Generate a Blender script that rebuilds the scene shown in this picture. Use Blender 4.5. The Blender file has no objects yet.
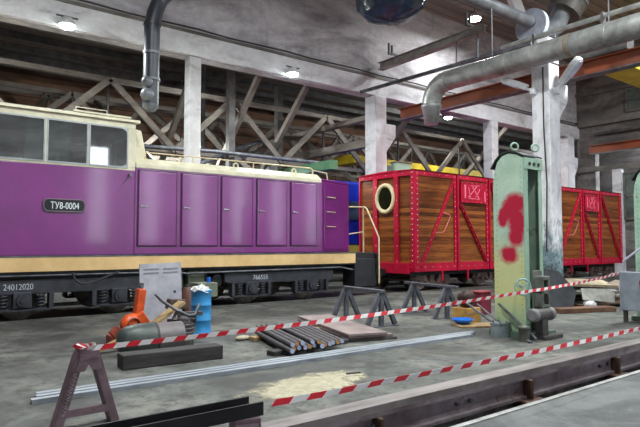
import bpy, bmesh, math, random
from mathutils import Vector, Matrix
random.seed(7)
PI = math.pi
C = bpy.context.scene.collection

# ------------------------------------------------------------------ helpers
def S(r, g, b):
    def f(c):
        c /= 255.0
        return c / 12.92 if c <= 0.04045 else ((c + 0.055) / 1.055) ** 2.4
    return (f(r), f(g), f(b), 1.0)

class MB:
    def __init__(s):
        s.v = []; s.f = []; s.m = []; s.s = []
    def add(s, vs, fs, m=0, sm=False):
        o = len(s.v)
        s.v += [tuple(p) for p in vs]
        for f in fs:
            s.f.append(tuple(i + o for i in f)); s.m.append(m); s.s.append(sm)
        return s
    def box(s, x0, x1, y0, y1, z0, z1, m=0):
        v = [(x, y, z) for z in (z0, z1) for y in (y0, y1) for x in (x0, x1)]
        return s.add(v, [(0, 2, 3, 1), (4, 5, 7, 6), (0, 1, 5, 4), (2, 6, 7, 3), (0, 4, 6, 2), (1, 3, 7, 5)], m)
    def obox(s, c, size, rot=None, m=0):
        R = rot if rot is not None else Matrix.Identity(3)
        hx, hy, hz = size[0] / 2, size[1] / 2, size[2] / 2
        c = Vector(c)
        v = [c + R @ Vector((x, y, z)) for z in (-hz, hz) for y in (-hy, hy) for x in (-hx, hx)]
        return s.add(v, [(0, 2, 3, 1), (4, 5, 7, 6), (0, 1, 5, 4), (2, 6, 7, 3), (0, 4, 6, 2), (1, 3, 7, 5)], m)
    def bar(s, p0, p1, w, h, up=(0, 0, 1), m=0):
        p0 = Vector(p0); p1 = Vector(p1); d = (p1 - p0)
        L = d.length; d.normalize(); up = Vector(up)
        if abs(d.dot(up)) > 0.98: up = Vector((0, 1, 0))
        a = d.cross(up).normalized(); b = a.cross(d).normalized()
        R = Matrix((d, a, b)).transposed()
        return s.obox((p0 + p1) / 2, (L, w, h), R, m)
    def tube(s, pts, r, seg=10, m=0, cap=True):
        pts = [Vector(p) for p in pts]; n = len(pts)
        rs = r if isinstance(r, (list, tuple)) else [r] * n
        t0 = (pts[1] - pts[0]).normalized()
        ref = Vector((0, 0, 1)) if abs(t0.z) < 0.9 else Vector((1, 0, 0))
        a = t0.cross(ref).normalized(); vs = []
        for i in range(n):
            if i == 0: t = t0
            elif i == n - 1: t = (pts[i] - pts[i - 1]).normalized()
            else:
                t = (pts[i + 1] - pts[i]).normalized() + (pts[i] - pts[i - 1]).normalized()
                t = t.normalized() if t.length > 1e-6 else t0
            a = (a - t * a.dot(t)).normalized(); b = t.cross(a)
            for k in range(seg):
                an = 2 * PI * k / seg
                vs.append(pts[i] + (a * math.cos(an) + b * math.sin(an)) * rs[i])
        fs = [(i * seg + k, i * seg + (k + 1) % seg, (i + 1) * seg + (k + 1) % seg, (i + 1) * seg + k)
              for i in range(n - 1) for k in range(seg)]
        s.add(vs, fs, m, True)
        if cap:
            s.add(vs[:seg], [tuple(range(seg))[::-1]], m); s.add(vs[-seg:], [tuple(range(seg))], m)
        return s
    def cyl(s, p0, p1, r, seg=20, m=0): return s.tube([p0, p1], r, seg, m)
    def lathe(s, prof, o=(0, 0, 0), axis=(0, 0, 1), seg=24, m=0, cap=True):
        ax = Vector(axis).normalized(); o = Vector(o)
        ref = Vector((0, 0, 1)) if abs(ax.z) < 0.9 else Vector((1, 0, 0))
        a = ax.cross(ref).normalized(); b = ax.cross(a); vs = []
        for r, h in prof:
            for k in range(seg):
                an = 2 * PI * k / seg
                vs.append(o + ax * h + (a * math.cos(an) + b * math.sin(an)) * max(r, 1e-4))
        n = len(prof)
        fs = [(i * seg + k, i * seg + (k + 1) % seg, (i + 1) * seg + (k + 1) % seg, (i + 1) * seg + k)
              for i in range(n - 1) for k in range(seg)]
        s.add(vs, fs, m, True)
        if cap:
            s.add(vs[:seg], [tuple(range(seg))[::-1]], m); s.add(vs[-seg:], [tuple(range(seg))], m)
        return s
    def ring(s, c, axis, R, r, seg=28, ts=8, m=0):
        ax = Vector(axis).normalized(); c = Vector(c)
        ref = Vector((0, 0, 1)) if abs(ax.z) < 0.9 else Vector((1, 0, 0))
        a = ax.cross(ref).normalized(); b = ax.cross(a); vs = []
        for k in range(seg):
            an = 2 * PI * k / seg; d = a * math.cos(an) + b * math.sin(an)
            for j in range(ts):
                t = 2 * PI * j / ts
                vs.append(c + d * (R + r * math.cos(t)) + ax * r * math.sin(t))
        fs = [(k * ts + j, ((k + 1) % seg) * ts + j, ((k + 1) % seg) * ts + (j + 1) % ts, k * ts + (j + 1) % ts)
              for k in range(seg) for j in range(ts)]
        return s.add(vs, fs, m, True)
    def prism(s, poly, fn, d, m=0):
        # poly: 2D points; fn maps (u, v, w) to 3D; w runs over d = (w0, w1)
        n = len(poly)
        vs = [fn(u, v, d[0]) for u, v in poly] + [fn(u, v, d[1]) for u, v in poly]
        fs = [tuple(range(n))[::-1], tuple(range(n, 2 * n))] + [(i, (i + 1) % n, n + (i + 1) % n, n + i) for i in range(n)]
        return s.add(vs, fs, m)
    def ball(s, c, r, seg=18, rings=10, m=0, sc=(1, 1, 1)):
        c = Vector(c)
        prof = [(r * math.sin(PI * i / rings), -r * math.cos(PI * i / rings)) for i in range(rings + 1)]
        vs = []
        for rr, h in prof:
            for k in range(seg):
                an = 2 * PI * k / seg
                vs.append(c + Vector((max(rr, 1e-4) * math.cos(an) * sc[0], max(rr, 1e-4) * math.sin(an) * sc[1], h * sc[2])))
        fs = [(i * seg + k, i * seg + (k + 1) % seg, (i + 1) * seg + (k + 1) % seg, (i + 1) * seg + k)
              for i in range(rings) for k in range(seg)]
        return s.add(vs, fs, m, True)
    def rivet(s, c, ax, r=0.016, m=1):
        ax = Vector(ax); c = Vector(c)
        return s.lathe([(r, 0), (r * 0.75, r * 0.55), (r * 0.2, r * 0.8)], c, ax, 6, m)

OFF = {}
def tag(o, label, cat, group=None, kind=None):
    o['label'] = label; o['category'] = cat
    if group: o['group'] = group
    if kind: o['kind'] = kind
    return o
def thing(name, label, cat, loc=(0, 0, 0), group=None):
    o = bpy.data.objects.new(name, None); C.objects.link(o)
    o.empty_display_size = 0.1
    o.location = loc; OFF[o.name] = Vector(loc)
    return tag(o, label, cat, group)
def obj(name, mb, mats, parent=None, bevel=0, label=None, loc=None, kind=None):
    if not isinstance(mats, (list, tuple)): mats = [mats]
    off = OFF[parent.name] if parent else (Vector(loc) if loc is not None else Vector((0, 0, 0)))
    me = bpy.data.meshes.new(name)
    me.from_pydata([tuple(Vector(p) - off) for p in mb.v], [], mb.f)
    for m in mats: me.materials.append(m)
    for p, mi, sm in zip(me.polygons, mb.m, mb.s):
        p.material_index = mi; p.use_smooth = sm
    bm = bmesh.new(); bm.from_mesh(me); bmesh.ops.recalc_face_normals(bm, faces=bm.faces); bm.to_mesh(me); bm.free()
    o = bpy.data.objects.new(name, me); C.objects.link(o)
    OFF[o.name] = off
    if parent: o.parent = parent
    elif loc is not None: o.location = loc
    if bevel:
        b = o.modifiers.new('bevel', 'BEVEL'); b.width = bevel; b.segments = 2; b.limit_method = 'ANGLE'
        b.angle_limit = math.radians(50)
    if label: o['label'] = label
    if kind: o['kind'] = kind
    return o
def single(name, mb, mats, label, cat, loc=(0, 0, 0), group=None, bevel=0, kind=None):
    return tag(obj(name, mb, mats, None, bevel, loc=loc), label, cat, group, kind)
def struct(name, mb, mats, parent=None, bevel=0):
    o = obj(name, mb, mats, parent, bevel)
    if not parent: o['kind'] = 'structure'
    return o
def dup(root, loc, rotz=0, label=None, group=None):
    r = root.copy(); C.objects.link(r); r.location = loc; r.rotation_euler = (0, 0, rotz)
    if label: r['label'] = label
    if group: r['group'] = group
    for ch in list(root.children):
        c = ch.copy(); C.objects.link(c); c.parent = r
        for g in list(ch.children):
            d = g.copy(); C.objects.link(d); d.parent = c
    return r
def text(name, body, h, w, mat, parent, center, facing='-Y'):
    cu = bpy.data.curves.new(name, 'FONT'); cu.body = body; cu.size = 1; cu.extrude = 0.01
    cu.align_x = 'CENTER'; cu.align_y = 'CENTER'
    t = bpy.data.objects.new('tmp', cu); C.objects.link(t)
    bpy.context.view_layer.update()
    me = bpy.data.meshes.new_from_object(t.evaluated_get(bpy.context.evaluated_depsgraph_get()))
    bpy.data.objects.remove(t); bpy.data.curves.remove(cu)
    xs = [v.co.x for v in me.vertices]; ys = [v.co.y for v in me.vertices]
    cx, cy = (min(xs) + max(xs)) / 2, (min(ys) + max(ys)) / 2
    sx, sy = w / (max(xs) - min(xs)), h / (max(ys) - min(ys))
    c = Vector(center) - OFF[parent.name]
    for v in me.vertices:
        a, b, d = (v.co.x - cx) * sx, (v.co.y - cy) * sy, v.co.z * 0.4
        v.co = Vector((a, -d, b)) + c
    me.materials.clear(); me.materials.append(mat)
    o = bpy.data.objects.new(name, me); C.objects.link(o); o.parent = parent; OFF[o.name] = OFF[parent.name]
    return o

# ------------------------------------------------------------------ materials
def new_mat(name):
    m = bpy.data.materials.new(name); m.use_nodes = True
    nt = m.node_tree; b = nt.nodes['Principled BSDF']
    return m, nt, b
def N(nt, t, **k):
    n = nt.nodes.new(t)
    for a, v in k.items(): setattr(n, a, v)
    return n
def coords(nt, scale=(1, 1, 1)):
    tc = N(nt, 'ShaderNodeTexCoord'); mp = N(nt, 'ShaderNodeMapping')
    mp.inputs['Scale'].default_value = scale
    nt.links.new(tc.outputs['Object'], mp.inputs['Vector'])
    return mp.outputs['Vector']
def noise(nt, vec, scale, detail=6, rough=0.6, dist=0.0):
    n = N(nt, 'ShaderNodeTexNoise'); nt.links.new(vec, n.inputs['Vector'])
    n.inputs['Scale'].default_value = scale; n.inputs['Detail'].default_value = detail
    n.inputs['Roughness'].default_value = rough; n.inputs['Distortion'].default_value = dist
    return n.outputs['Fac']
def ramp(nt, fac, stops):
    r = N(nt, 'ShaderNodeValToRGB'); e = r.color_ramp.elements
    while len(e) < len(stops): e.new(0.5)
    for i, (p, c) in enumerate(stops): e[i].position = p; e[i].color = c
    nt.links.new(fac, r.inputs['Fac']); return r.outputs['Color']
def mix(nt, fac, a, b, blend='MIX'):
    n = N(nt, 'ShaderNodeMix', data_type='RGBA', blend_type=blend)
    for sock, val in ((n.inputs[0], fac), (n.inputs[6], a), (n.inputs[7], b)):
        if hasattr(val, 'links') or hasattr(val, 'is_output'): nt.links.new(val, sock)
        else: sock.default_value = val
    return n.outputs[2]
def bump(nt, b, h, strength=0.3, dist=0.02):
    n = N(nt, 'ShaderNodeBump'); n.inputs['Strength'].default_value = strength; n.inputs['Distance'].default_value = dist
    nt.links.new(h, n.inputs['Height']); nt.links.new(n.outputs['Normal'], b.inputs['Normal'])
G0 = (0, 0, 0, 1); G1 = (1, 1, 1, 1)
def M(name, c1, c2=None, scale=4, rough=0.6, metal=0, bmp=0.15, stretch=(1, 1, 1), lo=0.35, hi=0.65, c3=None, spec=None):
    m, nt, b = new_mat(name)
    b.inputs['Roughness'].default_value = rough; b.inputs['Metallic'].default_value = metal
    if spec is not None: b.inputs['Specular IOR Level'].default_value = spec
    if c2 is None: c2 = tuple(x * 0.75 for x in c1[:3]) + (1,)
    v = coords(nt, stretch)
    f = noise(nt, v, scale, 8, 0.65)
    col = ramp(nt, f, [(lo, c1), (hi, c2)])
    if c3:
        g = noise(nt, v, scale * 2.7, 8, 0.7, 0.4)
        col = mix(nt, ramp(nt, g, [(0.58, G0), (0.68, G1)]), col, c3)
    nt.links.new(col, b.inputs['Base Color'])
    if bmp: bump(nt, b, noise(nt, v, scale * 6, 8, 0.7), bmp, 0.01)
    return m
def emit(name, col, s):
    m, nt, b = new_mat(name)
    b.inputs['Base Color'].default_value = col
    b.inputs['Emission Color'].default_value = col; b.inputs['Emission Strength'].default_value = s
    return m
def glass_mat(name, tint, gloss=0.12, refl=(1, 1, 1, 1)):
    m, nt, b = new_mat(name)
    nt.nodes.remove(b); out = nt.nodes['Material Output']
    tr = N(nt, 'ShaderNodeBsdfTransparent'); tr.inputs['Color'].default_value = tint
    gl = N(nt, 'ShaderNodeBsdfGlossy'); gl.inputs['Roughness'].default_value = 0.03; gl.inputs['Color'].default_value = refl
    fr = N(nt, 'ShaderNodeFresnel'); fr.inputs['IOR'].default_value = 1.5
    ad = N(nt, 'ShaderNodeMath', operation='ADD'); ad.inputs[1].default_value = gloss
    mx = N(nt, 'ShaderNodeMixShader')
    nt.links.new(fr.outputs[0], ad.inputs[0]); nt.links.new(ad.outputs[0], mx.inputs[0])
    nt.links.new(tr.outputs[0], mx.inputs[1]); nt.links.new(gl.outputs[0], mx.inputs[2])
    nt.links.new(mx.outputs[0], out.inputs['Surface'])
    return m
def concrete(name, c, dirt, lines=True, amt=0.5, sc=0.5):
    m, nt, b = new_mat(name); b.inputs['Roughness'].default_value = 0.85
    v = coords(nt)
    f = noise(nt, coords(nt, (0.5, 0.5, 1.4)), sc, 10, 0.68, 0.7)
    d2 = tuple(x * amt + y * (1 - amt) for x, y in zip(dirt, c))
    col = ramp(nt, f, [(0.42, c), (0.54, d2), (0.72, dirt)])
    f2 = noise(nt, v, 5, 8, 0.7)
    col = mix(nt, ramp(nt, f2, [(0.3, (0, 0, 0, 1)), (0.75, (0.35, 0.35, 0.35, 1))]), col, dirt)
    streak = noise(nt, coords(nt, (3, 3, 0.15)), 2.0, 6, 0.6)
    col = mix(nt, ramp(nt, streak, [(0.6, G0), (0.8, (0.4, 0.4, 0.4, 1))]), col, dirt)
    nt.links.new(col, b.inputs['Base Color'])
    bump(nt, b, f2, 0.25, 0.02)
    return m

def planks(name, ax, pitch, cols, glossy=0.35, stretch=(1.2, 1.2, 14), gap=0.07):
    # boards stacked along axis ax (0, 1, 2); long grain follows the other axes
    m, nt, b = new_mat(name); b.inputs['Roughness'].default_value = glossy
    tc = N(nt, 'ShaderNodeTexCoord'); sp = N(nt, 'ShaderNodeSeparateXYZ')
    nt.links.new(tc.outputs['Object'], sp.inputs[0])
    dv = N(nt, 'ShaderNodeMath', operation='DIVIDE'); dv.inputs[1].default_value = pitch
    nt.links.new(sp.outputs[ax], dv.inputs[0])
    fl = N(nt, 'ShaderNodeMath', operation='FLOOR'); nt.links.new(dv.outputs[0], fl.inputs[0])
    wn = N(nt, 'ShaderNodeTexWhiteNoise', noise_dimensions='1D'); nt.links.new(fl.outputs[0], wn.inputs['W'])
    g = noise(nt, coords(nt, stretch), 1.0, 9, 0.7, 0.3)
    a = N(nt, 'ShaderNodeMath', operation='MULTIPLY_ADD'); a.inputs[1].default_value = 0.45
    nt.links.new(wn.outputs['Value'], a.inputs[0]); 
    s2 = N(nt, 'ShaderNodeMath', operation='MULTIPLY_ADD'); s2.inputs[1].default_value = 1.3; s2.inputs[2].default_value = -0.37
    nt.links.new(g, s2.inputs[0]); nt.links.new(s2.outputs[0], a.inputs[2])
    col = ramp(nt, a.outputs[0], [(i / (len(cols) - 1) * 0.8 + 0.1, c) for i, c in enumerate(cols)])
    fr = N(nt, 'ShaderNodeMath', operation='FRACT'); nt.links.new(dv.outputs[0], fr.inputs[0])
    gp = ramp(nt, fr.outputs[0], [(0.0, G0), (gap, G1), (1 - gap, G1), (1.0, G0)])
    nt.links.new(mix(nt, gp, cols[0], col), b.inputs['Base Color'])
    bump(nt, b, gp, 0.6, 0.012)
    return m

white_wall = concrete('painted concrete', S(208, 201, 207), S(84, 75, 80), amt=0.4, sc=0.62)
white_col = concrete('whitewashed column', S(222, 220, 226), S(140, 134, 138), amt=0.2, sc=1.2)
grey_conc = concrete('grey concrete', S(120, 116, 112), S(66, 62, 60), amt=0.5, sc=1.0)
dark_brick = concrete('sooty brick', S(126, 120, 118), S(54, 50, 49), amt=0.5, sc=1.0)

def floor_material():
    m, nt, b = new_mat('worn concrete floor'); b.inputs['Roughness'].default_value = 0.75
    v = coords(nt)
    f1 = noise(nt, v, 0.7, 10, 0.72, 0.4); f2 = noise(nt, v, 4.5, 10, 0.75); f3 = noise(nt, v, 0.35, 8, 0.7, 1.0)
    col = ramp(nt, f1, [(0.36, S(52, 52, 51)), (0.5, S(88, 88, 86)), (0.62, S(118, 117, 112))])
    col = mix(nt, ramp(nt, f2, [(0.40, (0.8, 0.8, 0.8, 1)), (0.53, G0)]), col, S(50, 49, 46))
    col = mix(nt, ramp(nt, f3, [(0.55, G0), (0.70, (0.6, 0.6, 0.6, 1))]), col, S(150, 145, 128))
    nt.links.new(col, b.inputs['Base Color'])
    rr = ramp(nt, f1, [(0.3, (0.55, 0.55, 0.55, 1)), (0.7, (0.9, 0.9, 0.9, 1))])
    nt.links.new(rr, b.inputs['Roughness'])
    bump(nt, b, f2, 0.25, 0.015)
    return m
floor_m = floor_material()
slab_m = concrete('pale slab', S(108, 108, 110), S(52, 52, 54), amt=0.5, sc=2.6)
sand_m = M('pale dry mortar dust', S(190, 180, 155), S(150, 142, 122), 5, 0.95, 0, 0.4)

purple = M('purple paint', S(122, 20, 120), S(104, 14, 102), 1.2, 0.3, 0, 0.02, spec=0.8)
pb = purple.node_tree.nodes['Principled BSDF']; pb.inputs['Coat Weight'].default_value = 0.8; pb.inputs['Coat Roughness'].default_value = 0.09
cream = M('cream paint', S(222, 214, 190), S(196, 188, 164), 3, 0.45, 0, 0.04)
stripe_m = M('ochre sill paint', S(226, 190, 136), S(205, 168, 116), 2, 0.5, 0, 0.04)
black_m = M('black underframe paint', S(38, 38, 44), S(26, 26, 30), 4, 0.45, 0, 0.15)
bogie_m = M('dark grey bogie paint', S(60, 61, 70), S(38, 38, 44), 5, 0.5, 0.1, 0.2)
wheel_m = M('steel wheel', S(186, 178, 172), S(120, 112, 106), 6, 0.45, 0.6, 0.1)
bright_steel = M('bright steel', S(190, 190, 196), S(140, 140, 148), 8, 0.35, 0.8, 0.1)
grey_steel = M('dull grey steel', S(122, 124, 132), S(80, 80, 88), 5, 0.5, 0.5, 0.2, c3=S(86, 70, 60))
rust_m = M('rusted steel', S(96, 66, 54), S(58, 42, 38), 6, 0.75, 0.2, 0.35)
red_m = M('red wagon paint', S(190, 18, 56), S(156, 12, 44), 3, 0.35, 0, 0.06)
rivet_m = M('worn rivet heads', S(236, 205, 210), S(205, 150, 160), 8, 0.4, 0.2, 0)
frame_grey = M('pale window frame', S(176, 180, 184), S(150, 152, 156), 5, 0.4, 0.4, 0.02)
wood_cols = [S(58, 30, 16), S(92, 46, 20), S(122, 64, 28), S(152, 88, 42), S(112, 58, 26)]
wood_m = planks('varnished boards', 2, 0.125, wood_cols, 0.28, (1.3, 1.3, 16), 0.05)
glass_m = glass_mat('cab glass', (0.62, 0.72, 0.70, 1), 0.16)
dark_in = M('dark interior', S(40, 42, 44), S(28, 29, 30), 3, 0.6)
orange_beam = M('rust orange beam paint', S(146, 68, 34), S(102, 50, 32), 1.2, 0.6, 0, 0.1, (1, 0.4, 1), c3=S(90, 52, 36))
galv = M('galvanised duct', S(176, 176, 176), S(122, 121, 119), 2.2, 0.38, 0.45, 0.1, (1, 1.0, 1))
grey_pipe = M('grey painted pipe', S(120, 122, 130), S(84, 85, 92), 3, 0.45, 0.2, 0.08)
dk_pipe = M('charcoal plastic pipe', S(62, 64, 74), S(44, 45, 54), 3, 0.4, 0.1, 0.05)
timber_dk = M('tarred timber', S(62, 58, 60), S(36, 33, 34), 4, 0.75, 0, 0.5, (0.5, 4, 4))
timber_lt = M('bare pine', S(176, 146, 104), S(140, 110, 74), 4, 0.7, 0, 0.2, (3, 1, 1))
truss_m = concrete('dusty truss timber', S(136, 126, 118), S(76, 68, 62), amt=0.4, sc=1.0)
steel_dk = M('sooty steel', S(92, 88, 88), S(58, 54, 54), 3, 0.6, 0.2, 0.2)
barn = planks('sooty brown boards', 2, 0.5, [S(62, 46, 40), S(100, 74, 62), S(136, 100, 80), S(90, 68, 58)], 0.85, (0.5, 0.5, 3), 0.1)
barn_roof = planks('sooty roof boards', 1, 0.6, [S(52, 42, 38), S(84, 68, 60), S(108, 88, 76)], 0.85, (0.3, 2.5, 2.5), 0.1)
ceil_m = planks('ceiling boards', 1, 0.42, [S(84, 78, 74), S(128, 120, 114), S(150, 142, 134)], 0.85, (0.3, 3, 3), 0.12)
yellow_m = M('yellow crane paint', S(214, 184, 40), S(180, 150, 30), 2, 0.5)
green_m = M('green girder paint', S(84, 120, 88), S(62, 94, 70), 2, 0.6)
mint_m = M('mint green paint', S(170, 198, 178), S(138, 170, 150), 2, 0.5, 0, 0.1, c3=S(120, 140, 122))
mint_dk = M('dull green inner paint', S(104, 126, 112), S(70, 88, 78), 3, 0.55, 0, 0.15)
trestle_m = M('grey trestle paint', S(98, 100, 110), S(66, 66, 74), 5, 0.55, 0.2, 0.2)
mauve_tr = M('mauve grey primer', S(132, 110, 118), S(100, 80, 88), 5, 0.6, 0.1, 0.2, c3=S(84, 60, 58))
chalk_m = M('chalk', S(215, 205, 212), S(180, 170, 178), 8, 0.9, 0, 0)
tape_r = M('red tape', S(226, 40, 58), S(214, 32, 50), 5, 0.4, 0, 0)
tape_w = M('white tape', S(240, 238, 238), S(226, 222, 224), 5, 0.4, 0, 0)
orange_m = M('orange machine enamel', S(226, 90, 34), S(180, 66, 24), 7, 0.4, 0, 0.2, c3=S(90, 46, 30))
blue_m = M('blue drum paint', S(58, 146, 204), S(40, 118, 178), 4, 0.4, 0, 0.08)
bowl_m = M('glossy blue plastic', S(20, 110, 215), S(16, 90, 190), 4, 0.3, 0, 0)
brown_m = M('brown enamel', S(112, 74, 62), S(82, 54, 46), 5, 0.55, 0, 0.2)
olive_m = M('olive paint', S(116, 124, 104), S(90, 96, 82), 5, 0.55, 0, 0.15)
sheet_m = M('pale grey enamel sheet', S(176, 174, 184), S(150, 148, 158), 4, 0.4, 0.1, 0.05)
paper_m = M('white rag', S(232, 230, 232), S(200, 196, 200), 9, 0.9, 0, 0.4)
dkgreen_m = M('grey green casing', S(78, 86, 84), S(56, 60, 60), 4, 0.45, 0.1, 0.12)
casing_m = M('warm grey casing', S(112, 104, 106), S(88, 80, 84), 4, 0.5, 0.1, 0.12)
plate_m = M('pinkish steel plate', S(150, 132, 130), S(112, 98, 98), 2.5, 0.6, 0.1, 0.15)
rod_m = M('dark round bar', S(104, 100, 104), S(70, 66, 68), 6, 0.5, 0.4, 0.15)
rod_end = M('sawn bar end', S(196, 202, 226), S(150, 160, 200), 20, 0.4, 0.3, 0.1)
rod_end2 = M('rusty bar end', S(200, 150, 90), S(150, 110, 90), 20, 0.5, 0.3, 0.1)
strip_m = M('pale flat steel', S(166, 172, 182), S(124, 130, 140), 3, 0.45, 0.3, 0.1, (0.6, 6, 1))
deepblue = M('deep blue coach paint', S(24, 52, 190), S(18, 40, 160), 2, 0.3)
tarp_m = M('dark blue plastic sheet', S(42, 62, 92), S(26, 38, 60), 3, 0.25, 0, 0.9)
signblack = M('black sign enamel', S(16, 22, 26), S(12, 16, 20), 3, 0.3, 0, 0)
letter_m = M('white lettering', S(238, 242, 244), S(220, 226, 230), 9, 0.5, 0, 0)
faint_m = M('worn white lettering', S(200, 204, 214), S(150, 154, 165), 20, 0.7, 0, 0)
pink_m = M('worn pale marks on red', S(240, 130, 150), S(225, 90, 115), 12, 0.5, 0, 0)
ring_m = M('cream window ring', S(214, 198, 158), S(190, 172, 130), 5, 0.5, 0, 0.05)
rail_m = M('cream handrail paint', S(226, 206, 170), S(200, 176, 140), 6, 0.4, 0, 0)
cable_m = M('dark cable', S(60, 54, 56), S(42, 38, 40), 4, 0.7, 0, 0)
lamp_m = emit('led lens', (0.86, 1.0, 0.95, 1), 26)
lamp_far = emit('led lens far', (0.86, 1.0, 0.95, 1), 22)
housing_m = M('white lamp housing', S(225, 226, 228), S(200, 200, 204), 6, 0.35, 0.1, 0)
lens_off = M('unlit lens', S(200, 204, 225), S(180, 184, 205), 6, 0.15, 0.1, 0)
dim_win = M('dirty window pane', S(96, 104, 100), S(64, 70, 68), 3, 0.3, 0, 0)
cab_panel = M('grey green cabinet', S(150, 156, 168), S(120, 126, 138), 4, 0.5, 0.1, 0.1)

def jack_paint():
    m, nt, b = new_mat('sprayed mint paint'); b.inputs['Roughness'].default_value = 0.5
    tc = N(nt, 'ShaderNodeTexCoord'); v = tc.outputs['Object']
    w = noise(nt, v, 2.2, 8, 0.7, 0.5)
    col = ramp(nt, w, [(0.35, S(192, 216, 200)), (0.65, S(164, 192, 174))])
    sp = N(nt, 'ShaderNodeSeparateXYZ'); nt.links.new(v, sp.inputs[0])
    ad = N(nt, 'ShaderNodeMath', operation='MULTIPLY_ADD'); ad.inputs[1].default_value = 0.5
    nt.links.new(w, ad.inputs[0]); nt.links.new(sp.outputs['Z'], ad.inputs[2])
    def band(stops):
        mr = N(nt, 'ShaderNodeMapRange'); mr.inputs['From Max'].default_value = 3.0
        nt.links.new(ad.outputs[0], mr.inputs['Value']); return ramp(nt, mr.outputs[0], stops)
    g = lambda x: (x, x, x, 1)
    col = mix(nt, band([(0.10, g(0)), (0.26, g(0.75)), (0.46, g(0.65)), (0.6, g(0.05))]), col, S(216, 208, 128))
    col = mix(nt, band([(0.08, g(0.75)), (0.30, g(0))]), col, S(150, 184, 136))
    for (y, z, ry, rz, op) in ((0.27, 1.24, 0.18, 0.16, 1), (0.15, 2.02, 0.22, 0.18, 1), (0.30, 1.90, 0.14, 0.17, 1),
                               (0.36, 1.80, 0.12, 0.16, 1), (0.12, 1.74, 0.19, 0.30, 1), (0.14, 1.50, 0.16, 0.16, 1)):
        mp = N(nt, 'ShaderNodeMapping'); mp.vector_type = 'TEXTURE'
        mp.inputs['Location'].default_value = (0, y, z); mp.inputs['Scale'].default_value = (0.4, ry, rz)
        nt.links.new(v, mp.inputs['Vector'])
        ln = N(nt, 'ShaderNodeVectorMath', operation='LENGTH'); nt.links.new(mp.outputs[0], ln.inputs[0])
        a2 = N(nt, 'ShaderNodeMath', operation='MULTIPLY_ADD'); a2.inputs[1].default_value = 0.7
        w2 = noise(nt, v, 9, 6, 0.6)
        nt.links.new(w2, a2.inputs[0]); nt.links.new(ln.outputs['Value'], a2.inputs[2])
        k = ramp(nt, a2.outputs[0], [(0.86, g(op)), (1.0, g(0.75 * op)), ])
        r2 = N(nt, 'ShaderNodeMapRange'); r2.inputs['From Min'].default_value = 0.95; r2.inputs['From Max'].default_value = 1.45
        r2.inputs['To Min'].default_value = op; r2.inputs['To Max'].default_value = 0
        nt.links.new(a2.outputs[0], r2.inputs['Value'])
        col = mix(nt, r2.outputs[0], col, S(186, 22, 58))
    nt.links.new(col, b.inputs['Base Color'])
    return m
jack_m = jack_paint()
def peeling():
    m, nt, b = new_mat('peeling whitewash'); b.inputs['Roughness'].default_value = 0.8
    v = coords(nt); f = noise(nt, coords(nt, (1, 1, 0.5)), 3.5, 10, 0.75, 0.5)
    col = ramp(nt, f, [(0.45, S(226, 224, 230)), (0.7, S(176, 170, 176))])
    sp = N(nt, 'ShaderNodeSeparateXYZ'); nt.links.new(v, sp.inputs[0])
    a = N(nt, 'ShaderNodeMath', operation='MULTIPLY_ADD'); a.inputs[1].default_value = -4.0
    nt.links.new(f, a.inputs[0]); nt.links.new(sp.outputs['Z'], a.inputs[2])
    mr = N(nt, 'ShaderNodeMapRange'); mr.inputs['From Min'].default_value = -0.9; mr.inputs['From Max'].default_value = -0.1
    mr.inputs['To Min'].default_value = 1; mr.inputs['To Max'].default_value = 0
    nt.links.new(a.outputs[0], mr.inputs['Value'])
    low = ramp(nt, noise(nt, v, 6, 8, 0.7), [(0.4, S(64, 68, 72)), (0.55, S(110, 134, 144)), (0.7, S(150, 150, 152))])
    nt.links.new(mix(nt, mr.outputs[0], col, low), b.inputs['Base Color'])
    bump(nt, b, f, 0.3, 0.02)
    return m
peel_m = peeling()

# ------------------------------------------------------------------ the setting
XL, XR = -7.0, 28.2
YW = 14.9
PF, PN = 3.75, 2.89          # far and near lip of the pit
b = MB(); b.box(XL, XR + 8, PF, 11.72, -0.3, 0); b.box(XL, XR + 8, 14.75, 30, -0.3, 0); b.box(XL, XR + 8, 11.72, 14.75, -0.3, -0.1); b.box(XL, XR, PF, PF + .005, -1.4, -0.3)
struct('floor', b, floor_m)
b = MB(); b.box(XL, XR, -7, PN, -1.4, 0)
struct('floor_near', b, slab_m)
b = MB(); b.box(XL, XR, PN, PF, -1.6, -1.4)
struct('floor_pit', b, rust_m)
b = MB(); b.box(XL, XR, PF - 0.03, PF, -1.4, -0.42); struct('wall_pit', b, M('pit brick', S(104, 70, 58), S(60, 42, 36), 4, 0.9, 0, 0.4))
# steel channel that lines the far lip of the pit, with its rail
t = thing('pit_channel_girder', 'long rusty steel channel girder lining the far edge of the inspection pit', 'girder', (5, PF, -0.28))
b = MB(); b.box(XL, XR, PF - 0.10, PF - 0.031, -0.09, -0.05); b.box(XL, XR, PF - 0.10, PF - 0.031, -0.30, -0.27)
b.box(XL, XR, PF - 0.05, PF - 0.031, -0.27, -0.09)
obj('channel', b, M('mauve rusty steel', S(156, 146, 152), S(104, 90, 94), 2.2, 0.55, 0.3, 0.3, c3=S(92, 62, 52)), t)
b = MB(); b.box(XL, XR, PF - 0.10, PF + 0.10, 0.0005, 0.012); b.box(XL, XR, PF - 0.10, PF - 0.06, -0.05, 0.0)
obj('lip_plate', b, M('worn lip steel', S(150, 142, 142), S(104, 96, 96), 2.5, 0.5, 0.3, 0.2, (0.6, 5, 1)), t)
for x in (4.55, 4.75, 3.42, 3.5, 7.4, 7.62):
    b = MB(); b.cyl((x, PF - 0.05, -0.17), (x, PF - 0.09, -0.17), 0.022, 10); obj('bolt', b, grey_steel, t)
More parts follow.
